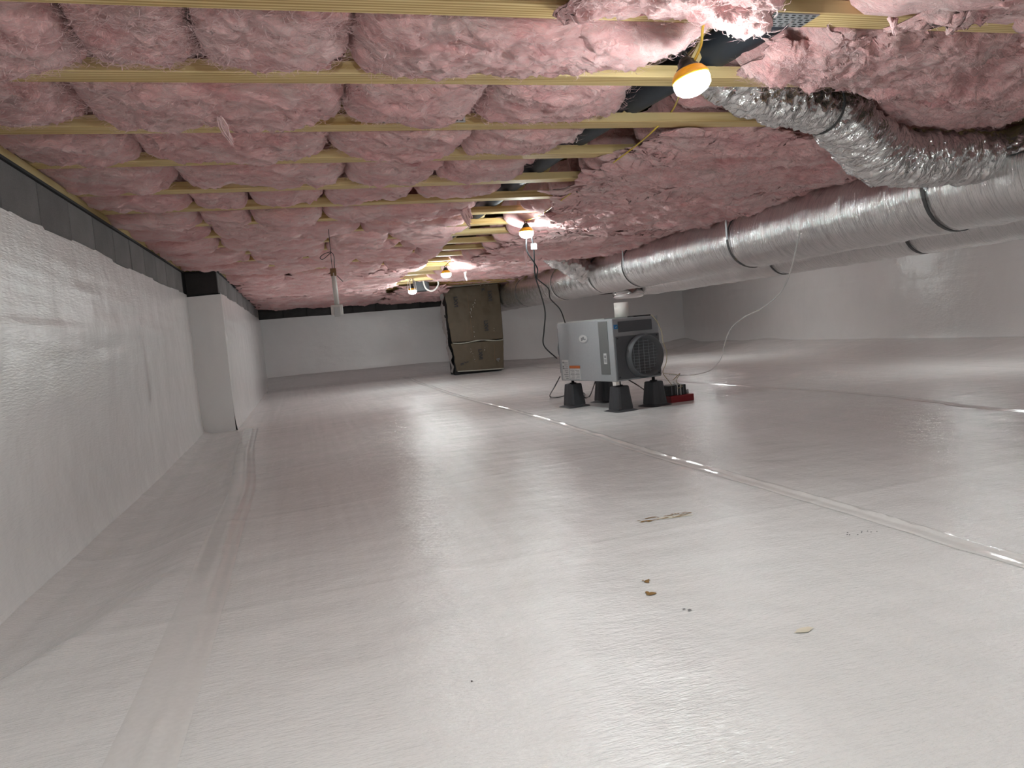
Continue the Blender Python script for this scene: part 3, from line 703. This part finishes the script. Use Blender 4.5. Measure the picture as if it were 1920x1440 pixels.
# ------------------------------------------------------------------ lamps
def lamp(label, loc, mat, tilt=(0, 0), scale=1.0, cage=False, hook=True):
    t = thing('hanging_bulb', label, 'light bulb', loc, 0, 'string of work lights'); t.rotation_euler = (tilt[0], tilt[1], 0); t.scale = (scale,)*3
    MB().lathe([(0.0470, 0.003), (0.0490, -0.001), (0.0495, -0.008), (0.047, -0.022), (0.036, -0.033), (0.019, -0.040), (0.003, -0.042)], 24).build('dome', mat, t, True)
    MB().lathe([(0.0475, 0.002), (0.0502, 0.005), (0.048, 0.015), (0.039, 0.027), (0.032, 0.031)], 28).build('collar', M['orange'], t, True)
    MB().lathe([(0.033, 0.028), (0.030, 0.036), (0.024, 0.040), (0.0225, 0.050), (0.018, 0.053), (0.014, 0.060), (0.006, 0.064)], 20).build('socket', M['black'], t, True)
    if hook: MB().tube([(0.010*math.cos(a), 0.0, 0.068+0.010*math.sin(a)) for a in np.linspace(0, 2*math.pi, 14)], 0.003, 6).build('hanging_ring', M['black'], t, True)
    if cage:
        for k in range(6):
            a = k*math.pi/3; MB().tube([(0.05*math.cos(a), 0.05*math.sin(a), 0.0), (0.05*math.cos(a), 0.05*math.sin(a), 0.10), (0.02*math.cos(a), 0.02*math.sin(a), 0.15)], 0.0035, 6).build('cage_wire', M['white'], t, True)
    return t
lamp('nearest lit bulb with amber collar hanging on a yellow cord', Yp(1296, 150, 1.82), M['bulb'], (math.radians(-6), math.radians(-12)))
lamp('second lit bulb with amber collar above the dehumidifier cords', (1.605, 5.05, 1.350), M['bulb_far'])
lamp('third lit bulb beside the top of the cardboard-wrapped pier', (1.60, 8.05, 1.345), M['bulb_far'], scale=1.1)
lamp('fourth and farthest lit bulb, in a white cage left of the pier', (1.50, 9.95, 1.305), M['bulb_far'], scale=1.1, cage=True)
# unseen bulbs added to match floor and wall light, behind duct and camera
lamp('added lit bulb hidden behind the trunk duct on the right', (5.7, 5.0, 1.34), M['bulb_far'])
lamp('added lit bulb hidden far behind the trunk duct', (5.6, 9.6, 1.34), M['bulb_far'])
lamp('added lit bulb outside the frame behind the camera, right', (2.4, -0.2, 1.34), M['bulb_back'])
lamp('added lit bulb outside the frame behind the camera, left', (0.20, 0.55, 1.36), M['bulb_back'])

def cord(name, label, pts, r, mat, cat='cord', n=10, seg=6, parent=None):
    o = MB().tube(smooth_path(pts, n), r, seg).build(name, mat, parent, True)
    return tag(o, label, cat) if not parent else o
cord('yellow_cord', 'yellow cord by which the nearest bulb hangs', [Yp(1330, -10, 1.70), Yp(1325, 20, 1.74), Yp(1318, 50, 1.76), Yp(1314, 85, 1.79), Yp(1300, 118, 1.82)], 0.0038, M['yellow'])
cord('yellow_cord', 'thin yellow cord running from the nearest bulb back to the big insulation sheet', [Yp(1290, 130, 1.9), Yp(1262, 205, 2.75), Yp(1225, 245, 2.87), Yp(1190, 275, 3.1), Yp(1150, 305, 3.3)], 0.0036, M['yellow'])
cord('yellow_cord', 'short yellow cord leading to the second bulb', [Yp(1070, 362, 4.0), Yp(1040, 385, 4.4), Yp(1010, 405, 4.8), (1.605, 5.05, 1.43)], 0.004, M['yellow'])
cord('yellow_cord', 'short yellow cord above the third bulb', [(1.60, 8.05, 1.43), (1.63, 8.0, 1.46), (1.66, 7.9, 1.48)], 0.005, M['yellow'])
# black cords
def YY(L_): return [Yp(px, py, y) for px, py, y in L_]
cord('black_cord', 'black power cord hanging from the second bulb to the side of the dehumidifier', YY([(997, 445, 5.1), (1001, 470, 5.15), (1002, 500, 5.2), (1004, 520, 5.25), (1013, 548, 5.3), (1022, 585, 5.5), (1020, 620, 5.6), (1020, 648, 5.7), (1044, 672, 5.78)]), 0.0055, M['black'], seg=8)
cord('black_cord', 'black cord hanging crookedly from the second bulb to the top of the dehumidifier', YY([(987, 445, 5.1), (988, 470, 5.12), (1000, 490, 5.15), (1008, 505, 5.2), (1006, 520, 5.25), (1012, 527, 5.3), (1028, 541, 5.35), (1032, 560, 5.4), (1050, 580, 5.6), (1060, 606, 5.7)]), 0.005, M['black'], seg=8)
cord('black_cord', 'black cord loop on the floor left of the dehumidifier', [Yp(1050, 706, 5.75), Yp(1040, 725, 5.7), Zp(1031, 743, .012), Zp(1045, 745, .01), Zp(1058, 742, .01), Zp(1085, 735, .02), Zp(1096, 738, .01), Zp(1096, 745, .01), Zp(1106, 742, .01), Yp(1116, 716, 5.6)], 0.005, M['black'], seg=8)
cord('black_cord', 'black cord under the dehumidifier leading to the pump', [Yp(1178, 712, 5.3), Yp(1195, 722, 5.3), Zp(1215, 735, .03), Zp(1240, 745, .02)], 0.005, M['black'], seg=8)
t = thing('cord_tag', 'small white printed tag on the black cords under the second bulb', 'tag', Yp(1001, 462, 5.1))
MB().box((-0.021, -0.002, -0.021), (0.021, 0.002, 0.021)).build('card', M['label'], t); MB().box((-0.010, -0.003, -0.011), (-0.003, -0.0019, 0.011)).box((0.003, -0.003, -0.011), (0.010, -0.0019, 0.011)).build('print', M['ink'], t)

# hanging sensor: wire, wrapped top, white pipe, box
a = Yp(616, 430, 5.0); b = Yp(625, 512, 5.0); c = Yp(632, 572, 5.0); d = Yp(632, 582, 5.0)
t = thing('hanging_sensor', 'white sensor box on a thin pipe hanging by black wire from a joist', 'sensor', (0, 0, 0))
MB().tube([a, Yp(618, 455, 5), Yp(620, 472, 5)], 0.0022, 6).tube(smooth_path([Yp(620, 472, 5), Yp(608, 476, 5), Yp(600, 483, 5), Yp(606, 486, 5), Yp(620, 474, 5)], 5), 0.0022, 6)\
  .tube(smooth_path([Yp(620, 472, 5), Yp(626, 480, 5), Yp(627, 503, 5)], 5), 0.0022, 6).tube(smooth_path([Yp(620, 472, 5), Yp(621, 485, 5), Yp(623, 504, 5)], 5), 0.0018, 6).tube([Yp(632, 517, 5), Yp(643, 528, 5)], 0.0022, 6).build('wire', M['black'], t, True)
MB().box((b[0]-0.018, 4.985, b[2]-0.02), (b[0]+0.018, 5.015, b[2]+0.03)).build('wooden_clamp', M['brown'], t, bev=0.002)
MB().tube([b, (b*0.5+c*0.5), c], 0.0155, 14).build('pipe', M['white'], t, True)
MB().box((d[0]-0.038, 4.975, d[2]-0.032), (d[0]+0.038, 5.02, d[2]+0.036)).build('sensor_box', M['white'], t, bev=0.006)
MB().box((d[0]-0.02, 4.96, d[2]-0.042), (d[0]+0.02, 4.977, d[2]+0.02)).build('sensor_cover', M['label'], t, bev=0.002)

# ------------------------------------------------------------------ dehumidifier
ANG = math.radians(14); C0 = (2.222, 5.09, 0.0); ZU0, HU = 0.222, 0.47; LU, WU = 0.74, 0.44
dh = thing('dehumidifier', 'grey boxy dehumidifier with a round dark outlet, standing on four rubber feet', 'dehumidifier', C0, ANG)
MB().box((0, 0, ZU0), (WU, LU, ZU0+HU)).build('cabinet', M['body'], dh, bev=0.006)
MB().box((0.004, 0.10, ZU0+HU), (WU-0.01, LU-0.01, ZU0+HU+0.008)).build('lid', M['edge'], dh, bev=0.002)
MB().box((WU*0.5, 0.02, ZU0+HU), (WU-0.05, 0.09, ZU0+HU+0.010)).build('top_gasket', M['black'], dh)
# left (long) face, x = 0: coordinates (t from the front corner, z)
def fbox(t0, t1, z0, z1, th=0.003): return MB().box((-th, t0, ZU0+z0), (0.002, t1, ZU0+z1))
fbox(0.062, 0.175, 0.055, 0.455, 0.003).build('side_strip', M['strip'], dh, bev=0.001)['label'] = 'dark vertical strip'
q = fbox(0.092, 0.128, 0.135, 0.215, 0.005).build('rating_label', M['label'], dh)
MB().box((-0.0056, 0.099, ZU0+0.145), (-0.0045, 0.107, ZU0+0.172)).box((-0.0056, 0.112, ZU0+0.145), (-0.0045, 0.120, ZU0+0.172)).box((-0.0056, 0.099, ZU0+0.18), (-0.0045, 0.120, ZU0+0.20)).build('print', M['greyink'], q)
T_ = lambda p: (-0.0035+p[2], 0.38+p[0]*1.0, ZU0+0.345+p[1])
q = MB().lathe([(0.062, 0.004), (0.062, -0.001), (0.056, -0.002), (0.02, -0.002)], 28, lambda p: (-0.001+p[2], 0.38+p[0]*1.05, ZU0+0.335+p[1]*0.62)).build('oval_badge', M['body'], dh, False)
MB().lathe([(0.052, 0.0), (0.052, -0.0015), (0.02, -0.0015)], 24, lambda p: (-0.0035+p[2], 0.38+p[0]*1.05, ZU0+0.335+p[1]*0.55)).build('badge_field', M['label'], q)
MB().box((-0.0062, 0.365, ZU0+0.325), (-0.0045, 0.385, ZU0+0.35)).box((-0.0062, 0.388, ZU0+0.318), (-0.0045, 0.405, ZU0+0.343)).box((-0.0062, 0.345, ZU0+0.322), (-0.0045, 0.361, ZU0+0.335)).build('badge_mark', M['greyink'], q)
q = fbox(0.455, 0.60, 0.10, 0.122, 0.004).build('warning_label', M['warn'], dh)
q2 = fbox(0.455, 0.60, 0.008, 0.098, 0.0035).build('instruction_label', M['label'], dh)
w = MB()
for r_ in range(7):
    for c_ in (0, 1):
        w.box((-0.0042, 0.465+0.068*c_, ZU0+0.014+0.0115*r_), (-0.003, 0.522+0.068*c_-0.008*(r_ % 3), ZU0+0.018+0.0115*r_))
w.build('print', M['greyink'], q2)
q3 = fbox(0.615, 0.705, 0.008, 0.17, 0.0035).build('instruction_label', M['label'], dh)
w = MB()
for r_ in range(9): w.box((-0.0042, 0.622, ZU0+0.014+0.016*r_), (-0.003, 0.66+0.035*((r_*7) % 3)/3, ZU0+0.019+0.016*r_))
for r_ in (4, 5, 7): w.box((-0.0044, 0.675, ZU0+0.03+0.016*r_), (-0.003, 0.698, ZU0+0.042+0.016*r_))
w.build('print', M['greyink'], q3)
# far collar peeping out at the left end
MB().box((0.01, LU, ZU0+0.06), (WU-0.02, LU+0.018, ZU0+HU-0.04)).build('rear_panel', M['panel'], dh)
MB().lathe([(0.16, 0.0), (0.16, 0.06), (0.150, 0.06), (0.150, 0.0)], 36, lambda p: (WU*0.45+p[0], LU+0.018+p[2], ZU0+0.25+p[1])).build('rear_collar', M['panel'], dh, True)
# front (short) face, y = 0
def ffx(x0, x1, z0, z1, th=0.003): return MB().box((x0, -th, ZU0+z0), (x1, 0.002, ZU0+z1))
ffx(0.052, 0.375, 0.365, 0.445, 0.004).build('control_panel', M['panel'], dh, bev=0.001)
q = ffx(0.012, 0.046, 0.392, 0.424, 0.0035).build('blue_sticker', M['blue'], dh)
MB().add([(0.022, -0.004, ZU0+0.401), (0.035, -0.004, ZU0+0.404), (0.036, -0.004, ZU0+0.416), (0.028, -0.004, ZU0+0.409)], [(0,1,2,3)]).build('sticker_mark', M['label'], q)
ffx(0.012, WU-0.006, 0.012, 0.335, 0.009).build('outlet_plate', M['panel'], dh, bev=0.003)
CXo, CZo = 0.262, 0.172
MB().lathe([(0.168, 0.0), (0.166, 0.012), (0.156, 0.016), (0.158, 0.055), (0.150, 0.057), (0.131, 0.004)], 48, lambda p: (CXo+p[0], -0.009-p[2], ZU0+CZo+p[1])).build('outlet_collar', M['panel'], dh, True)
MB().lathe([(0.133, 0.0), (0.001, 0.0)], 40, lambda p: (CXo+p[0], -0.0102, ZU0+CZo+p[1])).build('outlet_void', M['dark'], dh)
g = MB()
for k in range(-2, 3):
    x = k*0.048; h = math.sqrt(0.132**2-x*x); g.tube([(CXo+x, -0.022, ZU0+CZo-h), (CXo+x, -0.022, ZU0+CZo+h)], 0.0018, 5)
for k in range(-5, 6):
    z = k*0.0225; h = math.sqrt(max(0, 0.132**2-z*z)); g.tube([(CXo-h, -0.020, ZU0+CZo+z), (CXo+h, -0.020, ZU0+CZo+z)], 0.0013, 5)
g.build('grille', M['grille'], dh)
s_ = MB()
for (x, z) in ((0.03, 0.32), (0.03, 0.03), (WU-0.03, 0.03), (WU-0.03, 0.32)): s_.lathe([(0.007, 0), (0.006, 0.004), (0.001, 0.005)], 10, lambda p, x=x, z=z: (x+p[0], -0.009-p[2], ZU0+z+p[1]))
s_.lathe([(0.004, 0), (0.001, 0.003)], 8, lambda p: (-p[2], 0.03, ZU0+0.23+0*p[1])) if False else None
s_.build('screws', M['black'], dh)
MB().box((0.004, 0.012, ZU0-0.028), (0.006+0.03, 0.05, ZU0)).build('drain_fitting', M['white'], dh)
# white pvc stub standing on the unit, rubber feet
cp = Yp(1166, 592, 5.45)
t = thing('pvc_pipe', 'short white plastic pipe standing on top of the dehumidifier', 'pipe', (cp[0], 5.45, ZU0+HU+0.009))
MB().lathe([(0.057, 0), (0.057, 0.115), (0.052, 0.115), (0.052, 0.01)], 32).build('tube', M['white'], t, True)
def foot(label, x, y, rz):
    t = thing('rubber_foot', label, 'foot', (x, y, float(floor_h(x, y))), rz, 'rubber feet under the dehumidifier')
    prof = [(0.105, 0.0), (0.100, 0.004), (0.078, 0.012), (0.073, 0.020), (0.056, 0.183), (0.052, 0.188)]
    n = 32; v = []; f = []
    for (r, z) in prof:
        for k in range(n):
            a = 2*math.pi*k/n; c_, s__ = math.cos(a), math.sin(a); p = 5.0 if z > 0.012 else 3.2
            q = (abs(c_)**p+abs(s__)**p)**(-1/p); q *= 1+(0.025 if (k % 4 < 2) and 0.012 < z < 0.184 else 0)
            if z <= 0.004: q *= 1.0+0.12*(abs(math.sin(2*a))**4)
            v.append((r*q*c_, r*q*s__, z))
    for i in range(len(prof)-1):
        for k in range(n): k2 = (k+1) % n; f.append((i*n+k, i*n+k2, (i+1)*n+k2, (i+1)*n+k))
    f.append(tuple(range(n-1, -1, -1))); f.append(tuple((len(prof)-1)*n+k for k in range(n)))
    MB().add(v, f).build('cone', M['pad'], t)
    MB().lathe([(0.030, 0.187), (0.028, 0.196), (0.013, 0.198), (0.012, ZU0-0.0)], 16).build('stud', M['black'], t, True)
foot('rubber foot under the near corner of the dehumidifier', 2.275, 5.165, ANG)
foot('rubber foot under the left far corner of the dehumidifier', 2.125, 5.76, ANG)
foot('rubber foot under the right front corner, beside the red tray', 2.585, 5.215, ANG)
foot('rubber foot half hidden behind the others under the dehumidifier', 2.44, 5.86, ANG)
# pump in a red tray
pp = np.array([2.845, 5.30, 0.0])
t = thing('condensate_pump', 'black condensate pump in a red tray beside the dehumidifier', 'pump', (pp[0], pp[1], float(floor_h(pp[0], pp[1]))), 0.1)
MB().box((-0.13, -0.075, 0.0), (0.085, 0.075, 0.055)).build('tray', M['red'], t, bev=0.006)
MB().box((-0.135, -0.06, 0.055), (0.025, 0.06, 0.135)).build('pump_body', M['black'], t, bev=0.004)
for k in range(4): MB().box((-0.115+k*0.036, -0.063, 0.06), (-0.105+k*0.036, -0.059, 0.13)).build('rib', M['panel'], t)
MB().lathe([(0.010, 0.055), (0.010, 0.085), (0.006, 0.092)], 12, lambda p: (p[0]+0.055, p[1]-0.03, p[2])).build('fitting', M['label'], t, True)
for q in range(2): MB().tube([(-0.06+0.03*q, -0.066, 0.055), (-0.06+0.03*q, -0.067, 0.135), (-0.07+0.03*q, -0.03, 0.16)], 0.004, 8).build('hose', M['clear'], t, True)
cord('tan_wire', 'thin tan wire running down the right edge of the dehumidifier to the pump', YY([(1221, 590, 5.12), (1230, 600, 5.1), (1240, 620, 5.08), (1243, 640, 5.0), (1250, 660, 5.0), (1249, 680, 5.05), (1243, 698, 5.1), (1252, 712, 5.15), (1260, 722, 5.2)]), 0.0028, M['tan'])
cord('tan_wire', 'tangled tan wires above the pump', YY([(1245, 700, 5.1), (1270, 703, 5.2), (1262, 712, 5.2), (1275, 700, 5.2), (1268, 715, 5.2), (1279, 724, 5.22), (1270, 728, 5.22)]), 0.0025, M['tan'])
cord('clear_tube', 'clear drain tube hanging from the trunk duct down to the floor by the pump', [Xp(1500, 432, 3.225), Xp(1492, 470, 3.21)]+YY([(1480, 515, 4.4), (1462, 550, 4.6), (1430, 577, 4.8), (1395, 595, 5.0), (1372, 615, 5.3), (1360, 640, 5.35)])+[Zp(1352, 672, 0.09), Zp(1335, 692, 0.02), Zp(1310, 701, 0.012), Zp(1280, 704, 0.012), Yp(1255, 702, 5.6)], 0.005, M['clear'], 'tube', seg=8)

# ------------------------------------------------------------------ cardboard-wrapped pier
py0 = 11.9
A = Yp(833, 541, py0); Bp = Yp(933, 531, py0); Cc = Yp(944, 693, py0); Dd = Yp(856, 699, py0)
pier = thing('wrapped_pier', 'cardboard-wrapped pier with dark print left of the dehumidifier', 'pier', (0, 0, 0))
MB().box((A[0]+0.06, py0+0.03, -0.02), (Bp[0]-0.05, py0+0.42, 1.40)).build('core', M['gasket'], pier)
def panel(nm, v0, v1, off, seed):
    U, V = np.meshgrid(np.linspace(0, 1, 60), np.linspace(v0, v1, 60), indexing='ij')
    top = A[None, None]*(1-U[..., None])+Bp[None, None]*U[..., None]; bot = Dd[None, None]*(1-U[..., None])+Cc[None, None]*U[..., None]
    P = top*(1-V[..., None])+bot*V[..., None]
    P[..., 0] += 0.03*np.sin(V*math.pi)*U+ (0.02*fbm(V*9, 1, 0, seed, 3)-0.02*np.sin(V*3.1))*(1-U)**6
    P[..., 1] += off-0.05*np.sin(U*math.pi)+0.012*fbm(U*5, V*7, 0, seed+1, 3)
    me = grid_mesh(nm, P); o = link(nm, me, M['card'], pier)
    sm_ = o.modifiers.new('thick', 'SOLIDIFY'); sm_.thickness = 0.012; return o, P
pu_, PU = panel('cardboard_sheet', 0.0, 0.64, 0.0, 51)
pl_, PL_ = panel('cardboard_sheet', 0.655, 0.985, 0.0, 52)
def facept(u, v, d=-0.075):
    top = A*(1-u)+Bp*u; bot = Dd*(1-u)+Cc*u; p = top*(1-v)+bot*v; p = p.copy(); p[0] += 0.03*math.sin(v*math.pi)*u
    p[1] += -0.05*math.sin(u*math.pi)+d+0.045; return p
MB().tube([facept(u, 0.647+0.01*math.sin(u*9)) for u in np.linspace(0, 1, 14)], [0.007+0.005*math.sin(u*11)**2 for u in np.linspace(0, 1, 14)], 6).build('white_band', M['cap'], pier, True)
MB().tube([facept(u, 0.985) for u in np.linspace(0.02, 1, 10)], 0.010, 6).build('white_band', M['cap'], pier, True)
# left edge: crumpled pale foam
U, V = np.meshgrid(np.linspace(0, 1, 8), np.linspace(0, 1, 80), indexing='ij')
P = A[None, None]*(1-V[..., None])+Dd[None, None]*V[..., None]
P[..., 0] += -0.035+0.05*V*0-0.02*fbm(V*14, U*2, 0, 61, 3)-0.02*np.sin(V*3.1)*1.0+0.02*U
P[..., 1] += 0.012+U*0.36
link('foam_side', grid_mesh('foam_side', P), M['foam'], pier)
P2 = np.stack([Bp[0]+(Cc[0]-Bp[0])*V+0.03*np.sin(V*3.14), Bp[1]+0.01+U*0.36, Bp[2]+(Cc[2]-Bp[2])*V], -1)
link('cardboard_side', grid_mesh('cardboard_side', P2), M['card'], pier)
E0 = Yp(838, 522, py0-0.06); E1 = Yp(944, 518, py0-0.06)
MB().add([(E0[0]-0.06, py0-0.07, A[2]+0.015), (E1[0], py0-0.07, Bp[2]+0.035), (E1[0], py0+0.45, Bp[2]+0.035), (E0[0]-0.06, py0+0.45, A[2]+0.015),
          (E0[0]-0.02, py0-0.05, 1.57), (E1[0], py0-0.05, 1.57), (E1[0], py0+0.45, 1.57), (E0[0]-0.02, py0+0.45, 1.57)],
         [(3,2,1,0),(4,5,6,7),(0,1,5,4),(1,2,6,5),(2,3,7,6),(3,0,4,7)]).build('top_cap', M['cap'], pier)
MB().tube([facept(u, 0.0, -0.08)+np.array([-0.01, 0, 0.012]) for u in np.linspace(-0.02, 1.05, 10)], 0.008, 6).build('cap_lip', M['cap'], pier, True)
def text(par, s, u, v, size, rot, mat='ink'):
    cu = bpy.data.curves.new('print', 'FONT'); cu.body = s; cu.size = size; cu.extrude = 0.0015; cu.align_x = 'CENTER'; cu.align_y = 'CENTER'; cu.offset = 0.003
    o = bpy.data.objects.new('print', cu); COL.objects.link(o); p = facept(u, v, -0.088); 
    o.matrix_world = Matrix.Translation(Vector(p)) @ Matrix.Rotation(math.pi/2, 4, 'X') @ Matrix.Rotation(rot, 4, 'Z')
    dg = bpy.context.evaluated_depsgraph_get(); me = bpy.data.meshes.new_from_object(o.evaluated_get(dg)); mw = o.matrix_world.copy()
    bpy.data.objects.remove(o); n = bpy.data.objects.new('print', me); COL.objects.link(n); me.materials.clear(); me.materials.append(M[mat]); n.matrix_world = mw
    n.parent = par; return n
for (u, v, r_) in ((0.155, 0.17, 1), (0.80, 0.14, -1), (0.66, 0.475, -1), (0.50, 0.80, -1)):
    text(pier, 'LXVI', u, v, 0.085, math.radians(-90), 'ink')
for (u, v, s) in ((0.68, 0.06, 'K'), (0.12, 0.9, 'E'), (0.22, 0.88, 'J'), (0.87, 0.88, 'E-')): text(pier, s, u, v, 0.07, math.radians(-80), 'greyink' if u > .8 else 'ink')
MB().tube([facept(0.38, v, -0.084) for v in np.linspace(0.1, 0.6, 8)], 0.002, 4).tube([facept(0.8, v, -0.084) for v in np.linspace(0.7, 0.9, 5)], 0.002, 4).build('crease', M['brown'], pier)
# crinkled clear tape, its glints put in as small pale facets
w = MB(); rr = random.Random(3)
for (u0, v0, u1, v1, k) in ((0.52, 0.16, 0.38, 0.33, 9), (0.40, 0.33, 0.42, 0.62, 5), (0.30, 0.72, 0.42, 0.92, 7), (0.62, 0.70, 0.52, 0.85, 4), (0.80, 0.5, 0.82, 0.56, 2), (0.6, 0.0, 0.85, 0.02, 3)):
    for i in range(k):
        t_ = (i+0.5)/k; c = facept(u0+(u1-u0)*t_+rr.uniform(-.015, .015), v0+(v1-v0)*t_, -0.09)
        q = [c+np.array([rr.uniform(-.014, .014), rr.uniform(-.008, .008), rr.uniform(-.016, .016)]) for _ in range(4)]
        w.add(q, [(0,1,2),(0,2,3)])
w.build('clear_tape_glints', M['film'], pier)
lb = facept(-0.03, 0.33, -0.06)
MB().tube([lb, lb+np.array([-0.04, -0.02, 0.02]), lb+np.array([-0.03, -0.02, -0.02])], 0.010, 6).build('torn_scrap', M['black'], pier)

# flex ducting loop and box near the fourth bulb
cx = Yp(800, 520, 10.5)
tag(MB().tube(smooth_path([Yp(790, 512, 10.5), Yp(798, 540, 10.5), Yp(812, 545, 10.5), Yp(822, 533, 10.5), Yp(818, 520, 10.5)], 8), 0.012, 8).build('cable_loop', M['white'], None, True), 'pale looped hose between the fourth bulb and the pier', 'hose')
q = Yp(790, 540, 10.7)
tag(MB().box((q[0]-0.10, 10.7, q[2]-0.04), (q[0]+0.12, 10.95, q[2]+0.10)).build('junction_box', M['panel'], None, bev=0.006), 'dark green-grey box under the joists behind the fourth bulb', 'box')

# ------------------------------------------------------------------ dirt on the liner
def splat(name, label, cx, cy, bits, mat, seed, cat='dirt', lift=0.0022):
    r = random.Random(seed); mb = MB()
    for (dx, dy, sx, sy, h) in bits:
        n = 9; v = [(cx+dx, cy+dy, 0)]
        for k in range(n):
            a = 2*math.pi*k/n; q = r.uniform(0.55, 1.25); v.append((cx+dx+sx*q*math.cos(a), cy+dy+sy*q*math.sin(a), 0))
        v = [(p[0], p[1], float(floor_h(p[0], p[1]))+(h if i == 0 else 0.0)+lift) for i, p in enumerate(v)]
        mb.add(v, [(0, k+1, (k+1) % n+1) for k in range(n)])
    return tag(mb.build(name, mat, None), label, cat)
s1 = Zp(1213, 1090, 0); s2 = Zp(1221, 1114, 0)
splat('mud_crumb', 'small brown mud crumb on the floor, the farther of the pair', s1[0], s1[1], [(0, 0, .009, .010, .004), (.008, .006, .004, .005, .003), (-.006, .01, .003, .004, .002)], M['dirt'], 1)
splat('mud_crumb', 'small brown mud crumb on the floor, the nearer of the pair', s2[0], s2[1], [(0, 0, .012, .009, .005), (-.004, .014, .006, .007, .003), (.01, -.002, .004, .003, .003)], M['dirt'], 2)
s3 = Zp(1250, 970, 0); r = random.Random(5)
splat('mud_streak', 'thin brown mud streak on the floor beyond the crumbs', s3[0], s3[1], [(r.uniform(-.10, .09), r.uniform(-.02, .02), r.uniform(.004, .024), r.uniform(.0015, .004), .001) for _ in range(26)], M['dirt'], 3)
M['stain_pale'] = plain('yellowish_stain', (0.76, 0.73, 0.62), 0.3)
for (px, py, lab, sx, sy) in ((1505, 1183, 'pale tan stain on the lower right floor', .025, .012),):
    s4 = Zp(px, py, 0); splat('stain', lab, s4[0], s4[1], [(0, 0, sx, sy, .0010)], M['stain'], 6, 'stain')
q = Zp(1262, 970, 0); splat('stain', 'faint yellowish stain around the thin mud streak', q[0], q[1], [(0, 0, .07, .012, 0), (-.03, .012, .04, .008, 0), (.05, -.008, .03, .006, 0)], M['stain_pale'], 12, 'stain', 0.0014)
r = random.Random(9); s5 = Zp(1615, 996, 0)
splat('grit', 'tiny dark grit specks on the floor near the long seam tape', s5[0], s5[1], [(r.uniform(-.05, .05), r.uniform(-.02, .02), .003, .002, .0015) for _ in range(9)], M['ink'], 7)
s6 = Zp(1293, 1145, 0)
splat('grit', 'grey grit speck right of the mud crumbs', s6[0], s6[1], [(0, 0, .006, .005, .003), (-.008, .012, .005, .004, .0015)], M['greyink'], 8)
s7 = Zp(885, 1281, 0)
splat('grit', 'single dark grit speck on the open lower floor', s7[0], s7[1], [(0, 0, .003, .003, .002)], M['ink'], 9)
